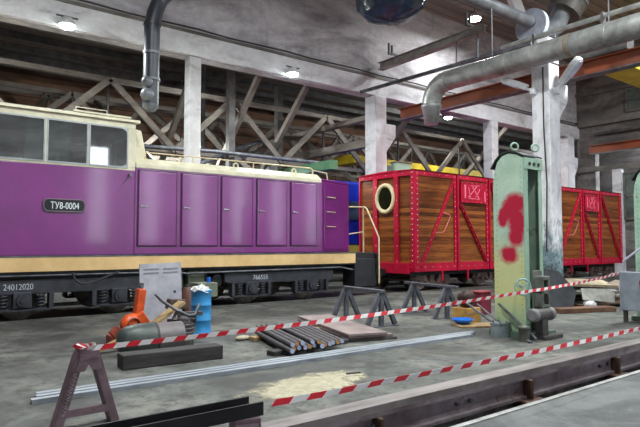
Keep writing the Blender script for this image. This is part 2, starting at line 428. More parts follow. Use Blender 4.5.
for x in (3.45, 5.72, 7.75):
    b = MB(); b.box(x - 0.16, x + 0.16, PF - 0.20, PF - 0.031, -0.42, -0.30); b.box(x - 0.02, x + 0.02, PF - 0.16, PF - 0.051, -0.30, -0.09)
    obj('bracket', b, rust_m, t, 0.008)
t = thing('pit_edge_angle', 'pale worn steel edging along the near edge of the pit', 'edging', (5, PN, 0))
b = MB(); b.box(XL, XR, PN - 0.045, PN + 0.004, 0.0005, 0.01); b.box(XL, XR, PN + 0.0005, PN + 0.008, -0.08, 0.01)
obj('edging', b, M('bright worn edging', S(172, 170, 170), S(130, 128, 128), 4, 0.5, 0.3, 0.1), t)

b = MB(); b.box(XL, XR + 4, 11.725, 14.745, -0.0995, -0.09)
struct('floor_track_shade', b, M('shaded track bed', S(62, 60, 58), S(36, 34, 33), 2.5, 0.6, 0, 0.4))  # dark strip: shadow under the train put into the floor colour
# track rails let into the floor under the train
for i, y in enumerate((12.25, 13.85)):
    b = MB(); b.box(XL, XR + 3, y - 0.03, y + 0.03, -0.09, -0.058)
    single('track_rail', b, wheel_m, ('nearer' if i == 0 else 'farther') + ' of the two steel rails in the floor under the purple locomotive', 'rail', (8, y, 0), 'rails under the train')

# wall over the row of columns, its beam and ledge
b = MB(); b.box(XL, XR, YW, YW + 0.35, 6.72, 10.6); struct('wall_back', b, white_wall)
b = MB(); b.box(XL, XR, YW - 0.12, YW, 6.74, 7.36); struct('trim_1', b, white_col)
b = MB(); b.box(XL, XR, YW - 0.16, YW, 7.36, 7.44); struct('trim_2', b, grey_conc)
b = MB(); b.tube([(XL, YW - 0.17, 7.50)] + [(x, YW - 0.17, 7.49 + 0.02 * math.sin(x * 2.1)) for x in range(-6, 28)] + [(XR, YW - 0.17, 7.5)], 0.025, 6)
single('wall_cable', b, cable_m, 'thin dark cable running along the ledge of the white beam', 'cable', (8, YW - .17, 7.5))
b = MB(); b.box(XL, XR, -1.0, YW + 0.35, 10.6, 10.9); struct('ceiling', b, ceil_m)
b = MB()
for y in (1.5, 3.5, 5.5, 7.5, 9.5, 11.5, 13.3): b.box(XL, XR, y - 0.1, y + 0.1, 10.32, 10.6)
struct('trim_3', b, M('ceiling rib', S(138, 130, 124), S(104, 96, 90), 2, 0.85))
# the gable wall at the far right, grey brick with ledges and a window
b = MB(); b.box(XR, XR + 0.4, -1, 11.6, 0, 10.6); b.box(XR, XR + 0.4, 11.6, YW, 6.0, 10.6); b.box(XR, XR + 0.4, 14.0, YW, 0, 6.0); b.box(XR, XR + .4, 11.6, 14, 0, 3.2)
struct('wall_right', b, dark_brick)
b = MB(); b.box(XR - 0.2, XR, -1, YW, 7.3, 7.6); b.box(XR - 0.12, XR, -1, YW, 8.9, 9.1); struct('trim_4', b, grey_conc)
b = MB(); b.box(XR - 0.15, XR, -1, YW, 5.0, 5.25); struct('trim_5', b, grey_conc)
win = struct('window_1', MB().box(XR - 0.05, XR - 0.01, 10.2, 12.6, 2.6, 4.8), dim_win)
b = MB()
for y in (10.2, 11.0, 11.8, 12.6): b.box(XR - 0.10, XR - 0.05, y - 0.05, y + 0.05, 2.6, 4.8)
for z in (2.6, 3.7, 4.8): b.box(XR - 0.10, XR - 0.05, 10.2, 12.6, z - 0.05, z + 0.05)
obj('window_frame', b, grey_conc, win)
for i, (y0, y1, z0, z1) in enumerate(((8.3, 9.7, 7.75, 8.8), (10.4, 12.4, 7.75, 8.8), (6.0, 7.6, 7.75, 8.8), (7.4, 9.4, 2.6, 4.8))):
    win = struct('window_%d' % (i + 2), MB().box(XR - 0.05, XR - 0.01, y0, y1, z0, z1), dim_win)
    b = MB()
    for k in range(4): y = y0 + (y1 - y0) * k / 3; b.box(XR - 0.10, XR - 0.05, y - 0.04, y + 0.04, z0, z1)
    for z in (z0, (z0 + z1) / 2, z1): b.box(XR - 0.10, XR - 0.05, y0, y1, z - 0.04, z + 0.04)
    obj('window_frame', b, grey_conc, win)
for i, y in enumerate((9.9, 12.85)):
    b = MB(); b.box(XR - 0.3, XR - 0.001, y - 0.2, y + 0.2, 0, 4.99); struct('trim_%d' % (6 + i), b, white_col)
b = MB(); b.tube([(XR - 0.15, -1, 6.85), (XR - 0.15, 13.9, 6.85)], 0.08, 8); b.tube([(XR - 0.12, 11.2, 5.25), (XR - 0.12, 11.2, 8.9)], 0.05, 8)
single('wall_pipe', b, steel_dk, 'dark pipe running along the grey brick gable wall at the far right', 'pipe', (XR - .15, 6, 6.85))
# bay behind the row of columns
b = MB(); b.box(XL, 36, 28, 28.3, 0, 9.5); struct('wall_far', b, barn)
b = MB(); b.box(36, 36.3, YW, 28, 0, 9.5); struct('wall_far_right', b, dark_brick)
b = MB(); b.box(XL - .3, XL, YW, 28, 0, 9.5); struct('wall_far_left', b, barn)
b = MB(); b.prism([(YW + 0.35, 7.7), (28.3, 9.3), (28.3, 9.5), (YW + 0.35, 7.9)], lambda u, v, w: (w, u, v), (XL, 36)); struct('ceiling_far', b, barn_roof)
b = MB(); b.box(XL - 0.3, XL, 8, YW, 0, 10.6); struct('wall_left', b, white_wall)
b = MB(); ox = [XL] + [v for x in (-4.0, 2.0, 8.5, 11.3, 14.1, 16.9, 19.7, 22.5, 25.3) for v in (x, x + 1.0)] + [XR + 1]  # openings added in this unseen wall to throw highlights on the hood
for i in range(0, len(ox), 2): b.box(ox[i], ox[i + 1], -7.3, -7, 0, 9.0)
for i in range(1, len(ox) - 1, 2): b.box(ox[i], ox[i + 1], -7.3, -7, 0, 1.5); b.box(ox[i], ox[i + 1], -7.3, -7, 6.5, 9.0)
b.box(XL, XR + 1, -7.3, -7, 9.0, 10.9)
struct('wall_front', b, white_wall)
b = MB(); b.box(XL, XR, -7.3, -1.0, 10.6, 10.9); struct('ceiling_front', b, ceil_m)
b = MB(); b.box(XL - 0.3, XL, -7.3, 8, 0, 10.6); struct('wall_left_near', b, white_wall)
b = MB(); b.box(XR, XR + 0.4, -7.3, -1, 0, 10.6); struct('wall_right_near', b, dark_brick)

# columns
def column(x, y, w, top, label, corbel=0, z_c=5.8, mat=None):
    t = thing('column', label, 'column', (x, y, 0), 'whitewashed columns')
    b = MB(); h = w / 2; b.box(x - h, x + h, y - h, y + h, 0, top)
    obj('shaft', b, mat or white_col, t, 0.03)
    if corbel:
        b = MB(); b.prism([(x + h, z_c), (x + h + corbel, z_c), (x + h + corbel, z_c - 0.45), (x + h, z_c - 1.05)], lambda u, v, q: (u, q, v), (y - h + 0.04, y + h - 0.04))
        obj('corbel', b, white_col, t, 0.02)
    return t
column(0.0, 14.9 + 0.05, 0.42, 6.72, 'whitewashed column at the left behind the locomotive cab')
column(6.95, 14.9 + 0.05, 0.36, 6.72, 'whitewashed column rising behind the purple hood, left of the centre')
column(14.1, 14.9 + 0.05, 0.56, 6.72, 'broad whitewashed column with a corbel right behind the near wooden wagon', 0.5, 5.75)
column(20.95, 14.9 + 0.05, 0.46, 6.72, 'slim whitewashed column behind the wagon, left of the mint green jack')
column(27.2, 14.9 + 0.05, 0.56, 6.72, 'farthest whitewashed column of the row by the grey brick gable wall', 0.4, 5.75)
cm = column(14.1, 8.3, 0.52, 6.9, 'big whitewashed column in front of the wagons behind the mint green jack', 0.5, 5.75, peel_m)
b = MB(); b.box(13.83, 14.37, 8.03, 8.57, 0, 0.012); b.box(13.825, 14.375, 8.025, 8.575, 6.2, 6.23); obj('strap', b, cable_m, cm)
b = MB(); b.tube([(13.82, 8.2, 6.1), (13.81, 8.2, 4.5), (13.82, 8.15, 3.0), (13.82, 8.2, 1.2)], 0.02, 6); obj('conduit', b, cable_m, cm)
column(14.1, 21.8, 0.5, 5.0, 'short pale column in the dark bay under the grey girders', 0, 0)
column(25.2, 14.3 - 0.3, 0.3, 5.0, 'thin pale column under the rusty crane rail by the gable wall')

# crane rails (orange) and girders
def ibeam(name, label, p0, p1, w, h, m1, m2, cat='crane rail'):
    c = (Vector(p0) + Vector(p1)) / 2
    t = thing(name, label, cat, tuple(c))
    d = (Vector(p1) - Vector(p0)).normalized(); z = Vector((0, 0, 1))
    b = MB(); b.bar(p0, p1, w * 0.2, h * 0.84); obj('web', b, m1, t)
    b = MB(); b.bar(Vector(p0) + z * h * 0.46, Vector(p1) + z * h * 0.46, w, h * 0.08); obj('top_flange', b, m1, t)
    b = MB(); b.bar(Vector(p0) - z * h * 0.46, Vector(p1) - z * h * 0.46, w, h * 0.08); obj('bottom_flange', b, m2, t)
    return t
ibeam('crane_rail', 'rusty orange crane rail girder passing behind the big column', (14.62, -1, 6.0), (14.62, 14.2, 6.0), 0.30, 0.42, orange_beam, grey_steel)
ibeam('crane_rail', 'short rusty orange crane rail girder along the far gable wall', (27.7, 1, 6.03), (27.7, 14.0, 6.03), 0.3, 0.42, orange_beam, grey_conc)
single('girder', MB().box(13.95, 14.25, 15.3, 24.5, 4.95, 5.25), truss_m, 'lower pale grey girder in the dark bay left of the broad column', 'girder', (14.1, 19, 4.95))
single('girder', MB().box(13.98, 14.22, 15.3, 24.5, 5.95, 6.13), truss_m, 'upper thin grey girder in the dark bay left of the broad column', 'girder', (14.1, 19, 5.95))
single('girder', MB().box(12.3, 12.6, 13.9 + 1.4, 24, 4.0, 4.32), green_m, 'green painted girder glimpsed above the locomotive nose', 'girder', (12.5, 19, 4.0))
t = thing('bridge_crane', 'yellow bridge crane girder across the dark rear bay behind the wagon', 'crane', (20, 19.5, 5.15))
obj('girder', MB().box(16.6, 35.99, 19.4, 19.8, 5.12, 5.42), yellow_m, t)
obj('end_carriage', MB().box(16.5, 17.1, 18.9, 20.3, 5.0, 5.35), yellow_m, t)
obj('hoist_box', MB().box(18.5, 19.6, 19.2, 19.95, 4.55, 5.12), olive_m, t, 0.02)
t = thing('bridge_crane', 'bright yellow bridge crane girder under the ceiling at the upper right', 'crane', (20, 7, 5.95))
obj('girder', MB().box(14.8, 27.4, 6.55, 7.35, 5.98, 6.5), yellow_m, t)
obj('end_carriage', MB().box(14.42, 14.8, 6.3, 7.6, 6.22, 6.5), steel_dk, t)
t = thing('junction_box', 'small pale green box on top of the wagon roof line by the broad column', 'box', (14.9, 14.4, 3.9))
obj('case', MB().box(14.75, 15.45, 14.5, 14.85, 3.75, 4.35), mint_m, t, 0.02)
obj('lid', MB().box(14.72, 15.48, 14.47, 14.88, 4.35, 4.39), grey_conc, t)
obj('bracket', MB().box(14.37, 14.75, 14.7, 14.85, 3.9, 4.0), grey_conc, t)

# roof trusses in the rear bay
def truss(y, z0, z1, x0, pitch, n, label):
    t = thing('roof_truss', label, 'truss', (x0 + pitch * n / 2, y, z0), 'roof trusses in the rear bay')
    x1 = x0 + pitch * n
    obj('top_chord', MB().bar((x0, y, z1), (x1, y, z1), 0.16, 0.15), truss_m, t)
    obj('bottom_chord', MB().bar((x0, y, z0), (x1, y, z0), 0.16, 0.15), truss_m, t)
    for i in range(n):
        xa = x0 + pitch * i; xm = xa + pitch / 2
        obj('brace', MB().bar((xa, y - 0.11, z0), (xm, y - 0.11, z1), 0.1, 0.2), truss_m, t)
        obj('brace', MB().bar((xm, y - 0.11, z1), (xa + pitch, y - 0.11, z0), 0.1, 0.2), truss_m, t)
        obj('hanger', MB().bar((xm, y + 0.11, z1), (xm, y + 0.11, z0), 0.06, 0.06), steel_dk, t)
    return t
truss(18.0, 4.5, 6.55, -5.2, 4.3, 9, 'nearest timber roof truss with slanting braces in the dark bay above the locomotive')
truss(22.3, 4.9, 7.0, -6.0, 4.6, 9, 'second timber roof truss deeper in the dark rear bay')
truss(25.5, 5.0, 7.6, -4.4, 3.9, 10, 'deepest timber roof truss close to the brown far wall')
for i, (p0, p1, r, lb) in enumerate((((4.2, 17.2, 4.35), (13.5, 17.2, 4.5), 0.07, 'grey service pipe crossing the dark bay just above the purple hood'),
                                     ((7.2, 16.2, 3.6), (13.4, 21.0, 6.0), 0.08, 'slanting grey pipe rising to the right in the dark bay above the hood'),
                                     ((9.2, 16.6, 4.1), (12.7, 20.6, 5.3), 0.10, 'dark bent duct beside the slanting pipe in the rear bay'))):
    b = MB(); b.tube([p0, (Vector(p0) + Vector(p1)) / 2 + Vector((0, 0, .08)), p1], r, 10)
    single('service_pipe', b, grey_steel if i < 2 else steel_dk, lb, 'pipe', p0)
for i, (x, y, lb) in enumerate(((9.6, 17.55, 'dark steel post standing in the bay behind the second hood door'), (12.5, 18.9, 'dark steel post standing in the bay behind the last hood doors'), (9.0, 19.2, 'pair of dark hanging chains in the rear bay left of the lit beam lamp'))):
    b = MB()
    if i < 2:
        b.box(x - 0.12, x + 0.12, y - 0.12, y + 0.12, 3.0, 7.7); b.box(x - .2, x + .2, y - .2, y + .2, 2.8, 3.0); b.box(x-.06, x+.06, y-.06, y+.06, 0, 2.8)
    else:
        b.tube([(x, y, 8.1), (x, y, 3.2)], 0.09, 8); b.tube([(x + 0.35, y, 8.1), (x + 0.35, y, 3.2)], 0.09, 8)
    single('steel_post' if i < 2 else 'hanging_chains', b, steel_dk, lb, 'post' if i < 2 else 'chain', (x, y, 0))

# monorail and rods under the ceiling
t = ibeam('monorail_beam', 'pale steel monorail beam reaching out from the white wall below the ceiling', (14.1, 14.7, 7.78), (14.1, 10.2, 7.83), 0.26, 0.26, M('monorail paint', S(170, 164, 162), S(130, 124, 122), 3, 0.6), M('monorail flange', S(160, 154, 150), S(110, 104, 100), 3, 0.6), 'beam')
for y in (13.9, 10.6):
    b = MB(); b.bar((13.75, y, 8.0), (14.45, y, 8.0), 0.05, 0.06); b.bar((13.75, y, 7.95), (13.75, y, 8.35), 0.06, 0.06); b.bar((13.9, y, 7.95), (13.9, y, 8.3), 0.06, 0.06)
    obj('clamp', b, steel_dk, t)
t = thing('conduit_rail', 'long thin grey rail slanting out from the top of the broad column', 'rail', (14.1, 12, 6.95))
obj('rail', MB().bar((13.2, 14.76, 6.72), (14.5, 8.2, 7.1), 0.09, 0.10), grey_steel, t)
for y in (11.2, 10.4):
    obj('hanger', MB().tube([(14.0, y, 6.92), (14.02, y, 7.72)], 0.022, 6), grey_steel, t)

# ventilation ducts
def arc(c, r, a0, a1, n, fn): return [fn(c, r, a0 + (a1 - a0) * i / n) for i in range(n + 1)]
t = thing('ventilation_duct', 'large galvanised duct crossing the upper right and ending in a downward elbow', 'duct', (13.3, 9, 6.2))
pts = [(13.3, y, 6.28) for y in (2.0, 4.0, 6.0, 8.0, 10.0, 11.0)]
for i in range(1, 8):
    a = PI / 2 * i / 7; pts.append((13.3, 11.0 + 0.62 * math.sin(a), 6.28 - 0.62 * (1 - math.cos(a))))
obj('duct', MB().tube(pts, 0.285, 20), galv, t)
obj('nozzle', MB().lathe([(0.28, 0), (0.31, 0.02), (0.31, 0.1), (0.28, 0.12), (0.21, 0.62), (0.19, 0.62)], (13.3, 11.62, 5.68), (0, 0, -1), 20), galv, t)
for y in (10.95, 8.9, 7.15, 5.2, 3.4):
    b = MB(); b.tube([(13.3, y - 0.05, 6.28), (13.3, y + 0.05, 6.28)], 0.30, 20)
    obj('collar', b, M('rusty band', S(150, 138, 124), S(120, 104, 90), 5, 0.5, 0.3) if y == 7.15 else galv, t)
for k in (1, 3, 5): obj('seam', MB().ring(pts[5 + k], Vector(pts[6 + k]) - Vector(pts[4 + k]), 0.285, 0.008, 24, 6), galv, t)
for y in (10.2, 9.5, 8.1, 6.2): obj('seam', MB().ring((13.3, y, 6.28), (0, 1, 0), 0.285, 0.008, 24, 6), galv, t)
for y in (9.4, 6.2): obj('hanger', MB().tube([(13.3, y, 6.58), (13.3, y, 10.6)], 0.02, 6), grey_steel, t)
t = thing('ventilation_pipe', 'slimmer grey pipe running to a round white cap at the upper right', 'pipe', (14, 9.5, 8))
obj('pipe', MB().tube([(6, 9.5, 8.1), (15.4, 9.5, 8.1)], 0.19, 16), grey_pipe, t)
obj('flange', MB().cyl((15.38, 9.5, 8.0), (15.55, 9.5, 8.0), 0.52, 24), M('pale blue white cap', S(190, 196, 212), S(160, 165, 182), 4, 0.5), t)
obj('hanger', MB().tube([(9, 9.5, 8.28), (9, 9.5, 10.6)], 0.02, 6), grey_steel, t)
t = thing('cyclone_duct', 'fat ribbed dark duct dropping from the ceiling above the white column', 'duct', (16.6, 9.5, 8.4))
obj('elbow', MB().tube([(15.55, 9.5, 7.9), (16.2, 9.5, 7.95), (16.8, 9.5, 8.3), (17.1, 9.4, 8.9)], 0.30, 16), grey_pipe, t)
obj('riser', MB().tube([(17.1, 9.4, 8.8), (17.4, 9.1, 9.5), (17.45, 9.05, 10.5)], 0.55, 18), steel_dk, t)
for k in range(4): obj('rib', MB().ring((17.25 + .1 * k, 9.25 - .1 * k, 9.15 + .38 * k), (0.3, -0.3, 1), 0.56, 0.035), grey_pipe, t)
t = thing('cyclone_duct', 'second dark fat pipe beneath the ceiling at the top right corner', 'duct', (19, 7.5, 9.2))
obj('riser', MB().tube([(19.2, 8.2, 10.4), (19.9, 7.6, 9.5), (21.5, 6.8, 9.2)], 0.5, 18), steel_dk, t)
single('ceiling_strut', MB().bar((16.6, 10.5, 8.6), (16.0, 10.9, 10.58), 0.3, 0.3), white_col, 'whitewashed slanting strut hanging from the ceiling above the round white cap', 'strut', (16.2, 10.7, 8.6))
obj('bracket', MB().bar((18.9, 7.5, 10.5), (21.0, 7.4, 8.6), 0.12, 0.12), grey_conc, t)
t = thing('conduit_pipe', 'thin pale pipe above the big duct at the top right', 'pipe', (13, 7, 6.7))
obj('pipe', MB().tube([(13.45, 9.2, 6.82), (13.45, 1.5, 6.8)], 0.06, 10), galv, t)
for y in (8.2, 6.4): obj('clip', MB().box(13.38, 13.52, y - 0.03, y + 0.03, 6.62, 6.9), steel_dk, t)
t = thing('exhaust_pipe', 'charcoal exhaust extraction pipe hanging down over the end of the cab roof', 'pipe', (5.05, 13.2, 4.6))
obj('pipe', MB().tube([(6.6, 13.2, 7.95), (5.9, 13.2, 7.85), (5.5, 13.2, 7.66), (5.25, 13.2, 7.36), (5.12, 13.2, 7.0), (5.06, 13.2, 6.65), (5.05, 13.2, 4.75)], 0.19, 16), dk_pipe, t)
for z in (6.7, 6.0, 5.35): obj('collar', MB().cyl((5.06, 13.2, z - 0.03), (5.06, 13.2, z + 0.03), 0.21, 16), grey_pipe if z < 6.5 else dk_pipe, t)
obj('valve', MB().ball((4.93, 13.1, 4.95), 0.16).ball((4.9, 13.05, 5.25), 0.13).lathe([(0.17, 0), (0.19, -0.1), (0.1, -0.2)], (5.05, 13.2, 4.78)), grey_pipe, t)
obj('hanger', MB().tube([(6.2, 13.2, 8.1), (6.2, 13.2, 10.6)], 0.03, 6), grey_steel, t)
t = thing('wrapped_bundle', 'dark blue plastic wrapped bundle hanging from the ceiling at the top middle', 'bundle', (10.95, 11, 7.6))
b = MB(); seg = 28; prof = [(0.05, 0), (0.45, 0.03), (0.75, 0.16), (0.9, 0.36), (0.97, 0.65), (0.95, 1.1), (0.8, 1.6), (0.3, 1.9)]
vs = []
for r, h in prof:
    for k in range(seg):
        a = 2 * PI * k / seg; q = 1 + random.uniform(-0.06, 0.05)
        vs.append((10.95 + r * q * math.cos(a), 11 + r * q * math.sin(a), 7.55 + h + random.uniform(-0.03, 0.03)))
b.add(vs, [(i * seg + k, i * seg + (k + 1) % seg, (i + 1) * seg + (k + 1) % seg, (i + 1) * seg + k) for i in range(len(prof) - 1) for k in range(seg)] + [tuple(range(seg))], 0, False)
obj('sheet', b, tarp_m, t)
obj('cord', MB().tube([(10.95, 11, 9.4), (10.95, 11, 10.6)], 0.04, 8), cable_m, t)

# lamps
def lamp(p, label, r=0.22, power=0, drop=None, far=False, d=(0, 0, -1), cat='lamp'):
    t = thing('high_bay_lamp', label, cat, p, 'round LED lamps')
    x, y, z = p
    obj('housing', MB().lathe([(0.06, 0.20), (0.12, 0.18), (r * 1.05, 0.05), (r * 1.05, 0.0), (r * 0.95, 0.0)], p, (0, 0, 1), 24), housing_m, t)
    obj('lens', MB().lathe([(r * 0.96, -0.002), (r * 0.9, -0.05), (r * 0.55, -0.085), (0.02, -0.1)], p, (0, 0, 1), 24), lamp_far if far else lamp_m, t)
    if drop: obj('bracket', MB().bar((x - 0.25, y, z + 0.21), (x + 0.25, y, z + 0.21), 0.05, 0.03).tube([(x, y, z + 0.2), drop], 0.02, 6), steel_dk, t)
    if power:
        l = bpy.data.lights.new('lamp_light', 'POINT' if far and z < 7.75 and y > 18 else 'AREA')
        if l.type == 'AREA': l.shape = 'DISK'; l.size = r * 2
        else: l.shadow_soft_size = 0.12
        l.energy = power; l.color = (0.93, 1.0, 0.975)
        o = bpy.data.objects.new('lamp_light', l); C.objects.link(o); o.location = (0, 0, -0.12); o.parent = t
    return t
lamp((3.45, 14.55, 6.72), 'lit round lamp under the white beam at the upper left', 0.19, 260, (3.45, 14.8, 6.95))
lamp((10.15, 14.55, 6.76), 'lit round lamp under the white beam above the middle of the hood', 0.19, 260, (10.15, 14.8, 6.97))
lamp((17.2, 12.9, 9.75), 'brightest lit lamp hanging from the ceiling at the upper right', 0.24, 200, (17.2, 12.9, 10.62))
lamp((22.3, 18.4, 7.72), 'small lit lamp in the rear bay under the crane rail right of the elbow duct', 0.2, 800, (22.3, 18.4, 8.2), True)
lamp((9.0, 20.4, 5.1), 'small lit lamp deep in the rear bay beside the column behind the hood', 0.2, 900, (9.0, 20.4, 8.3), True)
for i, (x, y, lb) in enumerate(((2.0, 5.5, 'left front'), (9.0, 5.0, 'middle front'), (16.0, 5.2, 'right front'), (23.0, 6.0, 'far right front'), (5.0, 0.5, 'left rear'), (12.0, 0.5, 'right rear'))):  # out-of-view lamps added to light the front hall and the train
    lamp((x, y, 9.75), 'added unseen ceiling lamp of the hall, the %s one outside the picture' % lb, 0.30, {2.0: 560, 9.0: 520, 16.0: 800, 23.0: 700}.get(x, 420), (x, y, 10.62))
for x in (1.5, 8.0, 14.5, 21.0):  # extra lamps hidden by the beam, added to brighten the rear bay
    lamp((x, 16.4, 7.45), 'added lamp hidden behind the white beam in the rear bay, %s' % {1.5: 'leftmost one', 8.0: 'second from the left', 14.5: 'third from the left', 21.0: 'rightmost one'}[x], 0.25, 45, (x, 16.4, 7.85), True)
for i, y in enumerate((16.6, 18.6, 20.6, 22.6, 24.6, 26.6)):
    z = 7.7 + (y - 15.25) * 1.6 / 13.05 - 0.14
    single('roof_purlin', MB().box(XL, 36, y - 0.09, y + 0.09, z - 0.12, z + 0.12), steel_dk, 'long roof purlin under the dark rear bay roof, number %s counted from the white beam' % ('one', 'two', 'three', 'four', 'five', 'six')[i], 'purlin', (10, y, z), 'purlins of the rear bay')
for i, x in enumerate((-1.2, 7.6, 9.9, 11.9, 17.5, 24.0)):
    b = MB(); b.bar((x, 16.0, 7.2), (x + 0.5, 20.2, 4.2), 0.16, 0.2); b.bar((x + .5, 20.2, 4.2), (x - 0.6, 24.5, 7.4), 0.16, 0.2)
    single('roof_brace', b, truss_m, 'V shaped timber brace crossing the rear bay %s' % ('behind the cab windows', 'behind the slim left column', 'above the middle hood doors', 'above the last hood doors', 'above the near wagon', 'above the far wagon')[i], 'brace', (x, 20, 4.2), 'cross braces of the rear bay')
def flood(p, aim, label):
    t = thing('floodlight', label, 'floodlight', p)
    p = Vector(p); d = Vector(aim).normalized()
    side = d.cross(Vector((0, 0, 1))).normalized(); up = side.cross(d)
    f = lambda u, v, w: p + d * u + side * v + up * w
    def pr(poly, w): return MB().prism(poly, f, w)
    obj('arm', MB().tube([p - d * 0.0, p + d * 0.28], 0.04, 8), housing_m, t)
    obj('head', pr([(0.2, -0.07), (0.75, -0.16), (0.95, -0.12), (1.0, 0), (0.95, 0.12), (0.75, 0.16), (0.2, 0.07)], (-0.05, 0.12)), housing_m, t, 0.03)
    obj('lens', pr([(0.45, -0.09), (0.75, -0.12), (0.9, -0.09), (0.94, 0), (0.9, 0.09), (0.75, 0.12), (0.45, 0.09)], (-0.075, -0.05)), lens_off, t)
    obj('bracket', MB().obox(p, (0.14, 0.14, 0.18)), housing_m, t, 0.02)
flood((13.77, 8.46, 5.5), (-0.15, 0.85, 0.45), 'white street style floodlight on the left face of the big column')
flood((14.1, 7.98, 5.45), (0.1, -0.75, 0.85), 'white street style floodlight tilted up on the right face of the big column')

# ------------------------------------------------------------------ locomotive
YS = 11.8; YB = 14.3
loco = thing('locomotive', 'purple narrow gauge diesel locomotive with cream cab top and ochre sill stripe', 'locomotive', (5.2, 13.05, 0))
CX0, CX1 = 0.35, 4.2
b = MB(); b.box(CX0, CX1, YS - 0.02, YS + 0.04, 1.18, 2.93)
b.box(CX0, CX1, YB - 0.04, YB + 0.02, 1.18, 2.93); b.box(CX0, CX0 + 0.06, YS + 0.04, YB - 0.04, 1.18, 2.93); b.box(CX1 - 0.06, CX1, YS + 0.04, YB - 0.04, 1.18, 2.93)
b.box(CX0, CX1, YS, YB, 1.15, 1.18)
obj('cab_lower_body', b, purple, loco, 0.02)
cabup = MB()
W = [(0.75, 1.55), (1.63, 2.43), (2.50, 3.22), (3.28, 4.02)]
for y0, y1 in ((YS - 0.02, YS + 0.05), (YB - 0.05, YB + 0.02)):
    cabup.box(CX0, CX1, y0, y1, 2.93, 2.99); cabup.box(CX0, CX1, y0, y1, 3.80, 3.94)
    xs = [CX0] + [v for w in W for v in w] + [CX1]
    for i in range(0, len(xs), 2): cabup.box(xs[i], xs[i + 1], y0, y1, 2.99, 3.80)
for x0, x1 in ((CX0, CX0 + 0.06), (CX1 - 0.06, CX1)):
    cabup.box(x0, x1, YS + 0.05, YB - 0.05, 2.93, 3.05); cabup.box(x0, x1, YS + 0.05, YB - 0.05, 3.7, 3.94)
    for y in (YS + 0.05, 13.0, YB - 0.2): cabup.box(x0, x1, y, y + 0.15, 3.05, 3.7)
cu = obj('cab_upper_body', cabup, cream, loco, 0.008)
b = MB(); b.prism([(YS - 0.07, 3.94), (YS - 0.05, 4.0), (YS + 0.3, 4.07), (13.05, 4.17), (YB - 0.3, 4.07), (YB + 0.05, 4.0), (YB + 0.07, 3.94)], lambda u, v, w: (w, u, v), (CX0 - 0.1, CX1 + 0.08))
b.box(2.95, 4.1, YS - 0.02, YS + 0.05, 4.02, 4.06); b.tube([(3.0, YS, 4.03), (3.0, YS, 4.12), (3.6, YS, 4.12), (3.6, YS, 4.03)], 0.015, 6)
obj('cab_roof', b, cream, loco, 0.012)
for i, (x0, x1) in enumerate(W):
    for y0, sgn in ((YS - 0.035, -1), (YB + 0.0, 1)):
        f = MB(); y1 = y0 + 0.035; e = 0.022
        f.box(x0 - e, x1 + e, y0, y1, 2.97, 3.0); f.box(x0 - e, x1 + e, y0, y1, 3.79, 3.82)
        f.box(x0 - e, x0 + 0.006, y0, y1, 3.0, 3.79); f.box(x1 - 0.006, x1 + e, y0, y1, 3.0, 3.79)
        if i == 3:
            for cx_, cz_, sx_, sz_ in ((x1, 3.79, -1, -1), (x1, 3.0, -1, 1)):
                f.prism([(cx_, cz_), (cx_ + sx_ * 0.10, cz_), (cx_ + sx_ * 0.04, cz_ + sz_ * 0.03), (cx_ + sx_ * 0.015, cz_ + sz_ * 0.06), (cx_, cz_ + sz_ * 0.12)], lambda u, v, w: (u, w, v), (y0, y1))
        fo = obj('window_frame', f, frame_grey, loco)
        p = MB(); p.box(x0, x1, y0 + 0.014, y0 + 0.018, 3.0, 3.79); obj('window_pane', p, glass_m, fo)
        if sgn < 0 and i in (1, 2):
            s_ = MB(); xa = x1 - 0.30 if i == 1 else x0 + 0.02; xb = x1 - 0.02 if i == 1 else x0 + 0.40
            s_.box(xa, xb, y0 + 0.05, y0 + 0.054, 3.0, 3.79); s_.box(xa - 0.012, xa + 0.012, y0 + 0.044, y0 + 0.06, 3.0, 3.79); s_.box(xb - .012, xb + .012, y0 + .044, y0 + .06, 3.0, 3.79)
            obj('sliding_pane', s_, glass_mat('sliding glass', (0.55, 0.68, 0.66, 1), 0.28), fo)
for x in (CX0 + 0.03, CX1 - 0.03):
    p = MB()
    for ya, yb in ((YS + .2, 13.0), (13.15, YB - .2)): p.box(x - 0.003, x + 0.003, ya, yb, 3.05, 3.7)
    obj('windscreen', p, glass_m, loco)
obj('cab_floor', MB().box(CX0 + 0.06, CX1 - 0.06, YS + 0.05, YB - 0.05, 1.6, 1.65), dark_in, loco)
obj('control_desk', MB().box(3.4, 4.1, 12.2, 14.0, 1.65, 2.95).obox((3.75, 13.1, 3.02), (0.6, 1.7, 0.1), Matrix.Rotation(0.2, 3, 'Y')), M('desk grey', S(120, 128, 126), S(90, 98, 96), 3, 0.5), loco, 0.02)
def seat(x, y):
    b = MB(); b.box(x - 0.25, x + 0.25, y - 0.25, y + 0.25, 2.1, 2.25); b.box(x - 0.3, x - 0.18, y - 0.28, y + 0.28, 2.2, 3.45); b.box(x - 0.06, x + 0.06, y - 0.06, y + 0.06, 1.65, 2.1)
    obj('driver_seat', b, M('seat grey', S(158, 162, 166), S(130, 134, 138), 3, 0.7), loco, 0.04)
seat(1.95, 12.5); seat(3.05, 13.6)
obj('cab_locker', MB().box(0.7, 1.1, 12.4, 14.0, 1.65, 3.4), M('locker grey', S(150, 156, 158), S(130, 134, 138), 3, 0.5), loco, 0.02)
